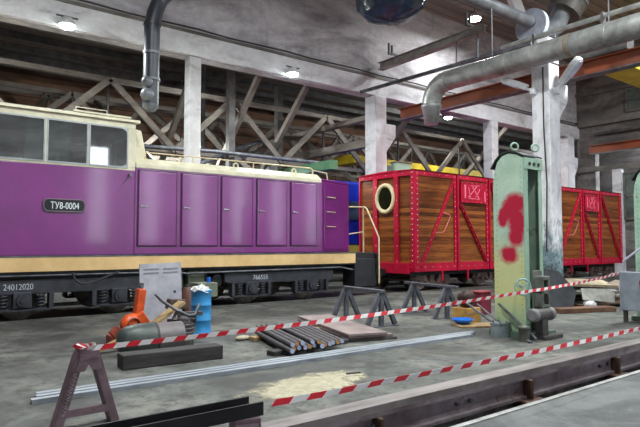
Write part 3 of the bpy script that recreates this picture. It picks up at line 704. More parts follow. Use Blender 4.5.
# hood
HX0, HX1, NX = CX1, 9.18, 10.48
b = MB()
b.prism([(HX0, YS), (HX1, YS), (NX, YS + 0.44), (NX + 0.06, YS + 0.52), (NX + 0.06, YB - 0.52), (NX, YB - 0.44), (HX1, YB), (HX0, YB)], lambda u, v, w: (u, v, w), (1.18, 3.05))
obj('hood', b, purple, loco, 0.025)
b = MB(); b.prism([(YS - 0.015, 3.0), (YS - 0.015, 3.10), (YS + 0.18, 3.24), (YB - 0.18, 3.24), (YB + 0.015, 3.10), (YB + 0.015, 3.0)], lambda u, v, w: (w, u, v), (HX0 + 0.02, HX1 - 0.02))
obj('hood_top', b, cream, loco, 0.02)
b = MB(); b.prism([(HX1 - 0.02, YS + 0.01), (NX, YS + 0.45), (NX + 0.06, YS + 0.53), (NX + .06, YB - .53), (NX, YB - .45), (HX1 - .02, YB - .01)], lambda u, v, w: (u, v, w), (3.05, 3.13))
obj('nose_top', b, purple, loco, 0.03)
D = [(4.28, 5.12, 1.36, 2.95), (5.25, 6.12, 1.36, 2.95), (6.23, 7.05, 1.36, 2.95), (7.19, 8.04, 1.36, 2.95), (8.18, 8.98, 1.36, 2.95)]
for i, (x0, x1, z0, z1) in enumerate(D):
    d = obj('hood_door', MB().box(x0, x1, YS - 0.035, YS - 0.001, z0, z1), purple, loco, 0.014)
    obj('door_gasket', MB().box(x0 - 0.022, x0, YS - 0.012, YS - 0.002, z0 - .02, z1 + 0.02).box(x1, x1 + 0.022, YS - 0.012, YS - 0.002, z0 - .02, z1 + .02).box(x0, x1, YS - .012, YS - .002, z0 - .02, z0).box(x0, x1, YS - .012, YS - .002, z1, z1 + .02), signblack, d)
    hz = 2.12 if i == 0 else 2.30
    hx = x0 + 0.06
    obj('door_handle', MB().tube([(hx + 0.13, YS - 0.06, 2.19), (hx + 0.02, YS - 0.07, 2.2), (hx, YS - 0.035, 2.2)], 0.013, 6).cyl((hx, YS - 0.035, 2.2), (hx, YS - 0.07, 2.2), 0.02, 8), bright_steel, d)
for z in (1.86, 2.25, 2.64):
    obj('grab_step', MB().tube([(9.40, YS + 0.08, z), (9.38, YS + 0.0, z), (9.74, YS + 0.12, z), (9.76, YS + 0.20, z)], 0.014, 6), rail_m, loco)
obj('nose_panel', MB().prism([(9.26, YS + .03), (10.2, YS + .344), (10.207, YS + .322), (9.267, YS + .008)], lambda u, v, w: (u, v, w), (1.26, 2.96)), purple, loco, 0.006)
b = MB(); b.tube([(4.5, YS + 0.22, 3.24), (4.5, YS + 0.2, 3.38), (8.95, YS + 0.2, 3.40), (9.02, YS + 0.2, 3.36), (9.02, YS + 0.22, 3.24)], 0.018, 8)
for x in (5.6, 7.2): b.tube([(x, YS + 0.2, 3.24), (x, YS + 0.2, 3.39)], 0.014, 6)
obj('roof_handrail', b, rail_m, loco)
obj('nose_handrail', MB().tube([(9.1, YS + 0.3, 3.2), (9.1, YS + 0.3, 3.36), (9.6, YS + 0.35, 3.33), (9.66, YS + 0.35, 3.1)], 0.018, 8), rail_m, loco)
for x in (5.3, 6.7, 8.4):
    obj('lifting_eye', MB().ring((x, YS + 0.18, 3.27), (0, 1, 0), 0.06, 0.022, 16), cream, loco)
obj('air_intake_box', MB().prism([(4.22, 3.2), (4.62, 3.2), (4.48, 3.88), (4.22, 3.92)], lambda u, v, w: (u, w, v), (YS + 0.4, 13.6)), cream, loco, 0.02)
obj('door_hook', MB().box(4.06, 4.12, YS - 0.08, YS - 0.02, 2.80, 2.86).tube([(4.08, YS - .05, 2.82), (3.92, YS - .05, 2.60)], 0.006, 5), grey_steel, loco)
# number plate
np_ = MB(); w_, h_ = 0.375, 0.118; r_ = 0.09
poly = []
for cx_, cz_, a0 in ((w_ - r_, h_ - r_, 0), (-w_ + r_, h_ - r_, 90), (-w_ + r_, -h_ + r_, 180), (w_ - r_, -h_ + r_, 270)):
    for k in range(6):
        a = math.radians(a0 + 18 * k); poly.append((2.82 + cx_ + r_ * math.cos(a), 2.145 + cz_ + r_ * math.sin(a)))
np_.prism(poly, lambda u, v, w: (u, w, v), (YS - 0.045, YS - 0.021))
pl = obj('number_plate', np_, signblack, loco)
rim = MB(); rim.tube([(u, YS - 0.045, v) for u, v in poly] + [(poly[0][0], YS - 0.045, poly[0][1])], 0.015, 6); obj('plate_rim', rim, M('grey mauve rim', S(120, 104, 116), S(100, 86, 98), 5, 0.5), pl)
text('plate_lettering', 'ТУ8-0004', 0.135, 0.52, letter_m, pl, (2.83, YS - 0.048, 2.145))
# sill stripe and underframe
obj('sill_stripe', MB().box(CX0 - 0.9, 10.3, YS - 0.05, YS - 0.004, 0.88, 1.15).box(CX0 - 0.9, 10.3, YB + 0.004, YB + 0.05, 0.88, 1.15), stripe_m, loco, 0.006)
obj('sill_edge', MB().box(CX0 - 0.9, 10.3, YS - 0.06, YS + 0.05, 1.15, 1.178), grey_steel, loco)
obj('main_frame', MB().box(CX0 - 0.9, 10.3, YS, YB, 0.84, 1.14).box(CX0 - .9, 10.3, YS + 0.3, YB - 0.3, 0.72, 0.84), black_m, loco)
obj('brake_pipe', MB().tube([(0, YS + 0.02, 0.81), (5.0, YS + 0.02, 0.80), (5.4, YS + .02, 0.75), (9.8, YS + 0.02, 0.78), (10.3, YS + .05, 0.7)], 0.022, 8), grey_steel, loco)
obj('air_hose', MB().tube([(3.0 + 0.9 * k / 14 - 0.12 * math.sin(PI * k / 14), YS - 0.03, 0.84 - 0.22 * math.sin(PI * (k / 14) ** 0.7)) for k in range(15)], 0.02, 8), cable_m, loco)
obj('fuel_tank', MB().box(5.0, 6.1, YS + 0.35, YB - 0.35, 0.3, 0.84), black_m, loco, 0.05)
for x in (4.7, 6.25): obj('air_reservoir', MB().cyl((x, YS + 0.2, 0.55), (x, YB - 0.2, 0.55), 0.14, 16), black_m, loco)
obj('equipment_box', MB().box(4.95, 5.35, YS + 0.1, YS + 0.34, 0.42, 0.82).box(5.5, 5.9, YS + 0.15, YS + 0.34, 0.5, 0.8), olive_m, loco, 0.02)
def bogie(xc, txt):
    b = MB(); x0, x1 = xc - 1.62, xc + 1.62
    for y0, y1 in ((YS + 0.08, YS + 0.22), (YB - 0.22, YB - 0.08)):
        b.prism([(x0, 0.72), (x0, 0.52), (x0 + 0.15, 0.48), (xc - 1.3, 0.46), (xc + 1.3, 0.46), (x1 - 0.15, 0.48), (x1, 0.52), (x1, 0.72)], lambda u, v, w: (u, w, v), (y0, y1))
    for x in (xc - 0.1, ): b.box(x, x + 0.2, YS + 0.2, YB - 0.2, 0.45, 0.7)
    bo = obj('bogie_frame', b, bogie_m, loco, 0.01)
    for wx in (xc - 0.9, xc + 0.9):
        w = MB()
        for y, s in ((YS + 0.36, 1), (YB - 0.36, -1)):
            w.lathe([(0.05, -0.05), (0.31, -0.05), (0.31, 0.05), (0.348, 0.06), (0.348, 0.10), (0.05, 0.10)], (wx, y, 0.29), (0, s, 0), 28)
        w.cyl((wx, YS + 0.25, 0.29), (wx, YB - 0.25, 0.29), 0.07, 12)
        obj('wheelset', w, wheel_m, bo)
        for y, s in ((YS + 0.06, -1), (YB - 0.06, 1)):
            a = MB(); ya, yb = sorted((y - s * 0.18, y + s * 0.01))
            a.box(wx - 0.16, wx + 0.16, ya, yb, 0.2, 0.5); a.cyl((wx, y, 0.35), (wx, y + s * 0.07, 0.35), 0.11, 16); a.cyl((wx, y + s * .07, .35), (wx, y + s * .09, .35), 0.06, 8)
            obj('axle_box', a, bogie_m, bo, 0.012)
            for dx in (-0.32, 0.32):
                sp = MB(); hel = [(wx + dx + 0.075 * math.cos(k * 0.7), y - s * 0.06 + 0.075 * math.sin(k * 0.7), 0.2 + 0.27 * k / 40) for k in range(41)]
                sp.tube(hel, 0.017, 6); sp.box(wx + dx - 0.1, wx + dx + 0.1, min(y - s * .15, y), max(y - s * .15, y), 0.16, 0.2); sp.cyl((wx + dx, y - s * .06, .2), (wx + dx, y - s * .06, .47), 0.04, 8)
                obj('spring', sp, bogie_m, bo)
            hg = MB()
            for dx in (-0.5, 0.5): hg.box(wx + dx - 0.04, wx + dx + 0.04, ya, yb, 0.18, 0.47)
            hg.box(wx - 0.5, wx + 0.5, ya, yb, 0.15, 0.18)
            obj('axle_guard', hg, bogie_m, bo)
    if txt: text('stencilled_number', txt[0], 0.11, txt[1], faint_m, bo, (txt[2], YS + 0.076, 0.60))
    return bo
bogie(3.05, ('24012020', 0.50, 2.08)); bogie(8.0, ('766555', 0.42, 7.35))
# platform, steps and handrail at the nose
b = MB(); b.box(10.1, 11.1, YS + 0.1, YB - 0.1, 0.86, 1.14); b.box(11.08, 11.2, YS - 0.05, YB + .05, 0.55, 1.14)
b.box(10.3, 11.08, YS - 0.02, YS + 0.02, 0.2, 1.0); b.box(10.3, 11.08, YS - 0.02, YS + 0.5, 0.2, 0.24); b.box(10.3, 11.08, YS + .1, YS + 0.5, 0.58, 0.62); b.box(10.3, 10.33, YS, YS + 0.5, 0.2, 1.0)
b.box(10.3, 11.1, YS + .02, YS + 0.12, 0.86, 1.17)
obj('end_platform', b, black_m, loco, 0.01)
b = MB(); b.tube([(11.13, 12.35, 1.14), (11.13, 12.35, 2.42), (11.13, 12.29, 2.47), (11.13, 12.2, 2.42), (11.13, YS - 0.08, 1.62), (11.13, YS - 0.1, 1.55), (11.13, YS - 0.1, 0.3)], 0.024, 8)
b.tube([(11.13, 12.33, 2.47), (10.1, 12.6, 2.47)], 0.02, 8); b.tube([(11.13, 12.35, 1.75), (10.1, 12.6, 1.6)], 0.018, 8)
obj('end_handrail', b, rail_m, loco)
obj('coupler', MB().box(11.2, 11.75, 12.95, 13.15, 0.42, 0.66).box(11.6, 11.9, 12.9, 13.2, 0.38, 0.7), rust_m, loco, 0.02)

# ------------------------------------------------------------------ wooden wagons
def wagon(x0, xp, xq, x1, label, window, name='wooden_wagon'):
    y0, y1 = 11.8, 14.3; zb, zt = 0.56, 3.65
    t = thing(name, label, 'wagon', ((x0 + x1) / 2, 13.05, 0), 'red framed wooden wagons')
    obj('boarding', MB().box(x0 + 0.04, x1 - 0.04, y0 + 0.04, y1 - 0.04, zb + 0.05, zt - 0.02), wood_m, t)
    RM = [red_m, rivet_m]
    def frame(nm, mb): return obj(nm, mb, RM, t)
    # long rails with rivets
    for nm, za, zc in (('top_rail', zt - 0.16, zt), ('bottom_sill', zb, zb + 0.27)):
        b = MB(); b.box(x0 - 0.016, x1 + 0.016, y0 + 0.006, y0 + 0.06, za + .004, zc - .004); b.box(x0 - .016, x1 + .016, y1 - 0.06, y1 - .006, za + .004, zc - .004); b.box(x0 - 0.016, x0 + 0.05, y0 + 0.06, y1 - 0.06, za + .004, zc - .004); b.box(x1 - .05, x1 + .016, y0 + .06, y1 - .06, za + .004, zc - .004)
        n = int((x1 - x0) / 0.35)
        for i in range(n + 1): b.rivet((x0 + 0.1 + i * (x1 - x0 - .2) / n, y0 + .004, (za + zc) / 2), (0, -1, 0))
        for i in range(7): b.rivet((x0 - 0.016, y0 + 0.15 + i * 0.36, (za + zc) / 2), (-1, 0, 0))
        frame(nm, b)
    zs = [zb + 0.30 + 0.158 * i for i in range(18)]
    for x, s in ((x0, 1), (x1, -1)):
        b = MB(); xa, xb = sorted((x - s * 0.02, x + s * 0.17)); b.box(xa, xb, y0, y0 + 0.05, zb, zt); xa, xb = sorted((x - s * .02, x + s * .05)); b.box(xa, xb, y0 + 0.05, y0 + 0.16, zb, zt)
        for z in zs:
            b.rivet((x + s * 0.11, y0, z), (0, -1, 0), 0.021); b.rivet((x - s * 0.02, y0 + 0.09, z + 0.03), (-s, 0, 0), 0.021)
        frame('corner_post', b)
        b = MB(); xa, xb = sorted((x - s * 0.02, x + s * 0.12)); b.box(xa, xb, y1 - 0.05, y1, zb, zt); frame('corner_post', b)
    for x in (xp, xq):
        b = MB(); b.box(x - 0.12, x + 0.12, y0, y0 + 0.05, zb, zt); b.box(x - 0.02, x + 0.05, y0 - 0.05, y0, zb, zt - 0.02)
        for z in zs[::1]: b.rivet((x - 0.08, y0, z), (0, -1, 0), 0.017)
        frame('side_post', b)
    for (xa, za, xb, zc) in ((x0 + 0.25, zb + 0.15, xp - 0.10, zt - 0.15), (xp + 0.18, zt - 0.95, xq - 0.18, zb + 0.28), (xq + 0.12, zt - 0.15, x1 - 0.2, zb + 0.15)):
        b = MB(); b.bar((xa, y0 - 0.0, za), (xb, y0 - 0.0, zc), 0.10, 0.05, (0, 1, 0)); b.bar((xa, y0 - 0.04, za), (xb, y0 - 0.04, zc), 0.025, 0.05, (0, 1, 0))
        for i in range(12):
            f = (i + 0.5) / 12; b.rivet((xa + (xb - xa) * f - .035, y0 - 0.02, za + (zc - za) * f), (0, -1, 0), 0.015)
        frame('diagonal_brace', b)
    for y in ((13.52, 12.58) if window else (13.52, 12.58)):
        b = MB(); b.box(x0 - 0.03, x0 + 0.03, y - 0.09, y + 0.09, zb, zt)
        for z in zs[::3]: b.rivet((x0 - 0.03, y - 0.05, z), (-1, 0, 0), 0.018)
        frame('end_post', b)
    if window:
        b = MB(); sc = 24; c = Vector((x0, 13.05, 2.84))
        vs = []
        for ro, xx in ((0.44, 0.02), (0.44, -0.05), (0.40, -0.07), (0.33, -0.06), (0.32, 0.0)):
            for k in range(sc):
                a = 2 * PI * k / sc; vs.append((x0 + xx, 13.05 + ro * math.cos(a), 2.84 + ro * 1.12 * math.sin(a)))
        b.add(vs, [(i * sc + k, i * sc + (k + 1) % sc, (i + 1) * sc + (k + 1) % sc, (i + 1) * sc + k) for i in range(4) for k in range(sc)], 0, True)
        wr = obj('round_window', b, ring_m, t)
        vs = [(x0 - 0.012, 13.05 + 0.34 * math.cos(2 * PI * k / sc), 2.84 + 0.38 * math.sin(2 * PI * k / sc)) for k in range(sc)] + [(x0 + 0.03, 13.05 + 0.34 * math.cos(2 * PI * k / sc), 2.84 + 0.38 * math.sin(2 * PI * k / sc)) for k in range(sc)]
        b = MB(); b.add(vs, [tuple(range(sc)), tuple(range(sc, 2 * sc)[::-1])] + [(k, (k + 1) % sc, sc + (k + 1) % sc, sc + k) for k in range(sc)])
        obj('window_glass', b, M('dark olive glass', S(30, 30, 16), S(20, 20, 12), 3, 0.12, 0, 0), wr)
    # emblem plate
    sx0, sx1, sz0, sz1 = xp + 0.16, xq - 0.16, zt - 0.90, zt - 0.22
    b = MB(); b.box(sx0, sx1, y0 - 0.05, y0 + 0.02, sz0, sz1); b.box(sx0, sx1, y0 - .065, y0 - .05, sz1 - .03, sz1); b.box(sx0, sx1, y0 - .065, y0 - .05, sz0, sz0 + .03)
    for i in range(6):
        for z in (sz0 + 0.03, sz1 - 0.03): b.rivet((sx0 + 0.07 + i * (sx1 - sx0 - 0.14) / 5, y0 - 0.065, z), (0, -1, 0), 0.013)
    pl = obj('emblem_plate', b, RM, t)
    b = MB(); w = sx1 - sx0; h = sz1 - sz0; F_ = lambda a, c: (sx0 + a * w, y0 - 0.055, sz0 + c * h)
    for p, q, th in (((0.15, 0.2), (0.15, 0.85), 0.07), ((0.28, 0.75), (0.36, 0.25), 0.03), ((0.28, 0.25), (0.62, 0.85), 0.035), ((0.40, 0.85), (0.70, 0.2), 0.035), ((0.58, 0.3), (0.72, 0.7), 0.03), ((0.3, .2), (.72, .2), 0.025), ((0.4, .82), (.72, .86), 0.02), ((0.92, 0.1), (0.92, 0.6), 0.05)):
        b.bar(F_(*p), F_(*q), th, 0.012, (0, 1, 0))
    obj('emblem_strokes', b, pink_m, pl)
    # grab handle
    f = lambda k: (x0 + 0.25 + (xp - 0.35 - x0) * k, zb + 0.15 + (zt - 0.3 - zb) * k)
    (xa, za), (xb, zc) = f(0.37), f(0.60)
    b = MB(); b.tube([(xa, y0 - 0.06, za), (xa + 0.28, y0 - 0.12, za + 0.02), (xa + 0.36, y0 - 0.12, za + 0.08), (xb + 0.28, y0 - 0.12, zc - 0.12), (xb + 0.22, y0 - 0.12, zc - 0.06), (xb, y0 - 0.06, zc)], 0.016, 6)
    obj('grab_handle', b, [M('handle paint', S(220, 120, 120), S(190, 90, 90), 5, 0.4)], t)
    b = MB(); b.prism([(y0 - 0.03, zt), (y0 + 0.4, zt + 0.03), (13.05, zt + 0.06), (y1 - .4, zt + .03), (y1 + 0.03, zt)], lambda u, v, w_: (w_, u, v), (x0 - 0.04, x1 + 0.04))
    obj('roof', b, red_m, t)
    # running gear
    obj('underframe', MB().box(x0 + 0.1, x1 - 0.1, y0 + 0.35, y1 - 0.35, 0.42, 0.6), black_m, t)
    for bx in (x0 + 1.15, x1 - 1.15):
        b = MB()
        for ya in (y0 + 0.32, y1 - 0.4): b.prism([(bx - 0.85, 0.30), (bx - 0.75, 0.42), (bx - .3, 0.42), (bx - .2, .22), (bx + .2, .22), (bx + .3, .42), (bx + 0.75, 0.42), (bx + 0.85, 0.30), (bx + .4, .26), (bx + .22, .14), (bx - .22, .14), (bx - .4, .26)], lambda u, v, w_: (u, w_, v), (ya, ya + 0.08))
        b.box(bx - 0.1, bx + 0.1, y0 + 0.36, y1 - 0.36, 0.2, 0.44)
        g = obj('bogie', b, M('dusty brown bogie', S(142, 118, 112), S(96, 78, 74), 5, 0.7), t)
        for wx in (bx - 0.58, bx + 0.58):
            w_ = MB()
            for y, s in ((y0 + 0.42, 1), (y1 - 0.42, -1)): w_.lathe([(0.04, -.05), (0.18, -0.02), (0.25, -0.05), (0.28, -0.05), (0.28, 0.05), (0.31, 0.06), (0.31, 0.09), (0.05, 0.09)], (wx, y, 0.255), (0, s, 0), 24)
            w_.cyl((wx, y0 + 0.3, 0.255), (wx, y1 - 0.3, 0.255), 0.06, 10)
            obj('wheelset', w_, M('dusty wheel', S(140, 122, 116), S(90, 74, 70), 6, 0.6, 0.3), g)
    for x in (x0 + 0.5, x0 + 1.75):
        b = MB(); b.box(x + 0.7, x + 0.76, y0 - 0.01, y0 + 0.03, 0.25, 0.62); obj('step_hanger', b, red_m, t)
    obj('coupler', MB().box(x0 - 0.35, x0 + 0.1, 12.95, 13.15, 0.42, 0.62).box(x0 - 0.5, x0 - 0.3, 12.88, 13.22, 0.38, 0.66), black_m, t, 0.02)
    obj('buffer_beam', MB().box(x0 - 0.12, x0 - 0.02, y0 + 0.2, y1 - 0.2, 0.5, 0.8), red_m, t)
    return t
wagon(12.72, 14.68, 16.35, 18.1, 'varnished board wagon with red frame and round end window behind the locomotive', True)
wagon(20.45, 22.6, 24.05, 26.0, 'varnished board wagon with red frame partly behind the big column at the right', False)

# blue coach behind
t = thing('blue_coach', 'deep blue rail coach glimpsed between the locomotive nose and the wagon', 'coach', (16, 17.3, 0))
obj('body', MB().box(11.5, 20.5, 16.2, 17.5, 1.35, 3.75), deepblue, t, 0.08)
obj('lower_band', MB().box(11.5, 20.5, 16.16, 17.5, 0.85, 1.1), M('red band', S(176, 60, 50), S(140, 46, 40), 3, 0.5), t)
obj('waist_band', MB().box(11.5, 20.5, 16.16, 17.5, 1.1, 1.35), M('yellow band', S(214, 190, 90), S(180, 156, 70), 3, 0.5), t)
obj('underframe', MB().box(11.5, 20.5, 16.3, 17.4, 0.3, 0.85), black_m, t)
for x in (13.55, 15.4, 17.2): obj('window', MB().box(x, x + 1.0, 16.17, 16.21, 2.3, 3.0), M('coach window', S(70, 84, 110), S(40, 52, 74), 3, 0.15), t)
for x in (12.5, 19): obj('wheel', MB().cyl((x, 16.5, 0.33), (x, 16.7, 0.33), 0.325, 20), wheel_m, t)

# ------------------------------------------------------------------ lifting jacks
def jack(loc, label, paint, full=True):
    t = thing('lifting_jack', label, 'jack', (0, 0, 0))
    prof = [(0, 0.08), (0, 2.70), (0.12, 2.77), (0.25, 2.80), (0.37, 2.77), (0.46, 2.68), (0.52, 2.5), (0.54, 2.3), (0.54, 0.08)]
    b = MB(); b.prism(prof, lambda u, v, w: (w, u, v), (0, 0.025)); obj('side_plate', b, paint, t, 0.006)
    b = MB(); b.prism(prof, lambda u, v, w: (w, u, v), (0.445, 0.47)); obj('side_plate', b, mint_m, t, 0.006)
    obj('back_plate', MB().box(0.025, 0.445, 0.50, 0.52, 0.08, 2.45), mint_dk, t)
    obj('inner_web', MB().box(0.03, 0.44, 0.30, 0.33, 0.08, 2.55), mint_dk, t)
    b = MB(); b.box(-0.006, 0.10, -0.012, 0.0, 0.08, 2.70); obj('front_flange', b, mint_m, t)
    b = MB(); b.box(0.385, 0.475, -0.012, 0.0, 0.08, 2.70); obj('front_flange', b, mint_m, t)
    b = MB(); b.box(-0.012, 0.482, -0.03, -0.012, 2.54, 2.71)
    for x in (0.12, 0.24, 0.36): b.cyl((x, -0.03, 2.62), (x, -0.045, 2.62), 0.028, 10, 1)
    obj('head_plate', b, [mint_m, cable_m], t)
    sheet = [(-0.02, 2.725), (0.12, 2.79), (0.25, 2.82), (0.38, 2.79), (0.48, 2.70), (0.56, 2.58), (0.575, 2.59), (0.49, 2.72), (0.385, 2.815), (0.25, 2.845), (0.12, 2.815), (-0.02, 2.745)]
    b = MB(); b.prism(sheet, lambda u, v, w: (w, u, v), (-0.02, 0.49)); obj('top_cover', b, M('dark grey cover', S(52, 58, 58), S(40, 44, 44), 3, 0.5), t)
    for x, y in ((0.06, 0.18), (0.40, 0.04)): obj('lifting_eye', MB().ring((x, y, 2.90), (0.6, 0.8, 0), 0.055, 0.016, 16), mint_m, t)
    obj('screw', MB().cyl((0.24, 0.14, 0.1), (0.24, 0.14, 2.6), 0.05, 12), steel_dk, t)
    b = MB()
    for i in range(30):
        z = 0.25 + i * 0.08; b.rivet((0.0, 0.05, z), (-1, 0, 0), 0.007, 0); b.rivet((0.0, 0.48, z), (-1, 0, 0), 0.007, 0)
    obj('rivet_rows', b, cable_m, t)
    if full:
        obj('foot', MB().box(-0.06, 0.62, -0.12, 0.62, 0.0, 0.08), mint_dk, t, 0.01)
        obj('base_channel', MB().box(0.02, 0.50, -0.30, -0.12, 0.0, 0.06), steel_dk, t, 0.01)
        b = MB(); b.box(0.13, 0.34, -0.2, -0.02, 0.86, 0.92); b.box(0.13, 0.18, -0.2, -0.06, 0.48, 0.86); b.box(0.29, 0.34, -0.2, -0.06, 0.48, 0.86); b.box(0.13, 0.34, -0.2, -0.06, 0.46, 0.50); b.box(0.13, 0.34, -.2, -.06, 0.66, 0.70); b.box(.12, .36, -.06, -.03, 0.3, 1.0)
        obj('lifting_bracket', b, M('grey bracket paint', S(116, 118, 112), S(80, 82, 78), 4, 0.5), t, 0.01)
        obj('motor', MB().cyl((-0.06, -0.18, 0.36), (0.30, -0.18, 0.36), 0.09, 20).box(0.05, 0.2, -0.24, -.12, 0.06, 0.3), steel_dk, t)
        for xa, xb in ((-0.13, -0.06), (0.29, 0.36)):
            obj('motor_cap', MB().lathe([(0.07, 0), (0.10, 0.01), (0.10, 0.07)], (xa, -0.18, 0.36), (1, 0, 0), 20), M('pale motor cap', S(130, 130, 132), S(96, 96, 98), 4, 0.5), t)
        hc = Vector((-0.16, -0.06, 0.77)); ax = Vector((-0.61, -0.79, 0)); sd = Vector((0.79, -0.61, 0))
        b = MB(); b.ring(hc, ax, 0.115, 0.014)
        for k in range(3):
            a = k * 2 * PI / 3 + 0.5; b.tube([hc, hc + (sd * math.cos(a) + Vector((0, 0, 1)) * math.sin(a)) * 0.115], 0.008, 6)
        b.tube([hc, hc - ax * 0.22], 0.018, 8)
        obj('hand_wheel', b, M('pale green wheel', S(160, 190, 186), S(130, 160, 158), 4, 0.4), t)
        obj('brace_bar', MB().bar((-0.07, 0.42, 0.48), (-0.10, -0.22, 0.03), 0.05, 0.02), grey_steel, t)
    else:
        obj('foot', MB().box(-0.06, 0.62, -0.12, 0.62, 0.0, 0.08), mint_dk, t, 0.01)
    t.location = loc
    return t
jack((7.66, 4.90, 0), 'tall mint green lifting jack with red spray paint on its side', jack_m)
jack((11.05, 4.25, 0), 'second mint green lifting jack cut off by the right edge', mint_m, False)
t = thing('metal_cabinet', 'grey metal box in front of the second jack at the right edge', 'box', (10.7, 4.5, 0))
obj('case', MB().box(10.55, 10.85, 4.2, 4.86, 0.22, 0.90), cab_panel, t, 0.01)
obj('leg', MB().box(10.58, 10.64, 4.24, 4.3, 0, 0.22), steel_dk, t); obj('leg', MB().box(10.58, 10.64, 4.76, 4.82, 0, .22), steel_dk, t)
obj('red_cap', MB().cyl((10.55, 4.42, 0.72), (10.5, 4.42, 0.72), 0.085, 18), M('dark red cap', S(150, 40, 50), S(110, 26, 36), 4, 0.5), t)
obj('rail', MB().tube([(10.7, 4.84, 0.90), (10.7, 4.84, 1.10), (10.9, 4.5, 1.42)], 0.022, 8), M('pale tube', S(180, 176, 196), S(150, 146, 166), 5, 0.4, 0.2), t)

# ------------------------------------------------------------------ trestles
def long_trestle(loc, rot, label, L=1.05, over=0.0, h=0.62):
    t = thing('steel_trestle', label, 'trestle', (0, 0, 0), 'grey steel trestles')
    obj('top_beam', MB().box(-0.05, 0.05, -L / 2 - 0.06 - over, L / 2 + 0.06 + over, h - 0.05, h), trestle_m, t, 0.006)
    for y in (-L / 2, L / 2):
        obj('post', MB().box(-0.035, 0.035, y - 0.035, y + 0.035, 0.015, h - 0.05), trestle_m, t)
        for s in (-1, 1):
            obj('leg', MB().bar((s * 0.03, y, h - 0.06), (s * 0.30, y, 0.02), 0.075, 0.06, (0, 1, 0)), trestle_m, t)
        obj('foot_plate', MB().box(-0.34, 0.34, y - 0.06, y + 0.06, 0, 0.015), trestle_m, t)
    t.location = loc; t.rotation_euler = (0, 0, rot)
    return t
long_trestle((6.85, 7.62, 0), -0.10, 'grey steel trestle beside the stack of steel plates')
long_trestle((8.62, 7.62, 0), -0.16, 'grey steel trestle with overhanging top bar in front of the near wagon', 1.0, 0.22)
def a_stand(loc, rot, label, marks=False, h=0.62):
    t = thing('a_frame_stand', label, 'trestle', (0, 0, 0), 'mauve channel steel stands')
    for s in (-1, 1):
        p0 = Vector((s * 0.05, 0, h - 0.03)); p1 = Vector((s * 0.215, 0, 0.0))
        b = MB(); b.bar(p0 + Vector((0, -0.055, 0)), p1 + Vector((0, -0.055, 0)), 0.056, 0.012, (0, 1, 0))
        for e in (-1, 1):
            n = Vector((0.96, 0, s * 0.28)) * 0.03 * e
            b.bar(p0 + n, p1 + n, 0.006, 0.11, (0, 1, 0))
        obj('leg', b, mauve_tr, t)
    obj('cross_bar', MB().box(-0.17, 0.17, -0.06, -0.02, 0.09, 0.145), mauve_tr, t)
    obj('head_plate', MB().box(-0.07, 0.07, -0.075, 0.06, h - 0.07, h).prism([(-0.07, h - 0.07), (0.07, h - 0.07), (0.105, h - 0.17), (0.03, h - 0.17), (0, h - 0.12), (-0.03, h - 0.17), (-0.105, h - 0.17)], lambda u, v, w: (u, w, v), (-0.078, -0.064)).cyl((0.005, -0.078, h - 0.09), (0.005, -0.079, h - 0.09), 0.01, 10), mauve_tr, t, 0.004)
    if marks:
        b = MB(); L0 = Vector((-0.05, -0.0645, h - 0.03)); L1 = Vector((-0.215, -0.0645, 0)); zz = []
        for k in range(34):
            zz.append(L0.lerp(L1, 0.27 + k * 0.0165) + Vector((0.014 * (1 if k % 2 else -1), 0, 0.006 * math.sin(k))))
        b.tube(zz, 0.0032, 5)
        o_ = obj('chalk_marks', b, chalk_m, t)
    t.location = loc; t.rotation_euler = (0, 0, rot)
    return t
a_stand((1.31, 4.68, 0), 0.0, 'mauve A shaped steel stand with chalk marks holding the upper barrier tape', True, 0.595)
a_stand((1.47, 2.53, 0), 1.25, 'mauve A shaped steel stand under the right end of the black angle bars', False, 0.545)
a_stand((-0.45, 2.53, 0), 1.25, 'mauve A shaped steel stand under the left end of the black angle bars', False, 0.545)
for y, xe, lb in ((2.60, 1.54, 'rear of the two black angle bars lying on stands at the bottom left'), (2.475, 1.55, 'front of the two black angle bars lying on stands at the bottom left')):
    b = MB(); b.box(-0.75, xe, y - 0.006, y + 0.006, 0.545, 0.612); b.box(-0.75, xe, y + 0.006, y + 0.06, 0.545, 0.557)
    o = single('angle_bar', b, M('black mill steel', S(38, 36, 40), S(24, 22, 26), 4, 0.45, 0.4, 0.1), lb, 'steel bar', (0.5, 2.55, 0.62), 'black angle bars')

# ------------------------------------------------------------------ barrier tape
def tape(name, label, path, w=0.042, step=0.05):
    pts = [Vector(p) for p in path]; seg = []; fine = []
    for a, c in zip(pts[:-1], pts[1:]):
        n = max(2, int((c - a).length / step)); sag = 0.012 * (c - a).length
        for i in range(n):
            f = i / n; p = a.lerp(c, f); p.z -= sag * 4 * f * (1 - f) * 0.5; fine.append(p)
    fine.append(pts[-1])
    b = MB(); s = 0
    for i in range(len(fine) - 1):
        p, q = fine[i], fine[i + 1]
        tw0 = 0.25 * math.sin(i * 0.08); tw1 = 0.25 * math.sin((i + 1) * 0.08)
        d = (q - p).normalized(); side = d.cross(Vector((0, 0, 1))).normalized()
        def up(tw): return (Vector((0, 0, 1)) * math.cos(tw) + side * math.sin(tw)) * w / 2
        sk = d * 0.016
        u0, u1 = up(tw0), up(tw1)
        b.add([p - u0 - sk, q - u1 - sk, q + u1 + sk, p + u0 + sk], [(0, 1, 2, 3)], (i // 2) % 2)
    o = single(name, b, [tape_r, tape_w], label, 'barrier tape', tuple(fine[len(fine) // 2]))
    so = o.modifiers.new('thick', 'SOLIDIFY'); so.thickness = 0.0015
    return o
tape('barrier_tape', 'upper red and white barrier tape stretched from the mauve stand past the green jack', [(1.22, 4.66, 0.622), (1.34, 4.56, 0.605), (7.35, 4.62, 0.735), (8.1, 4.62, 0.765), (10.78, 4.92, 0.88)])
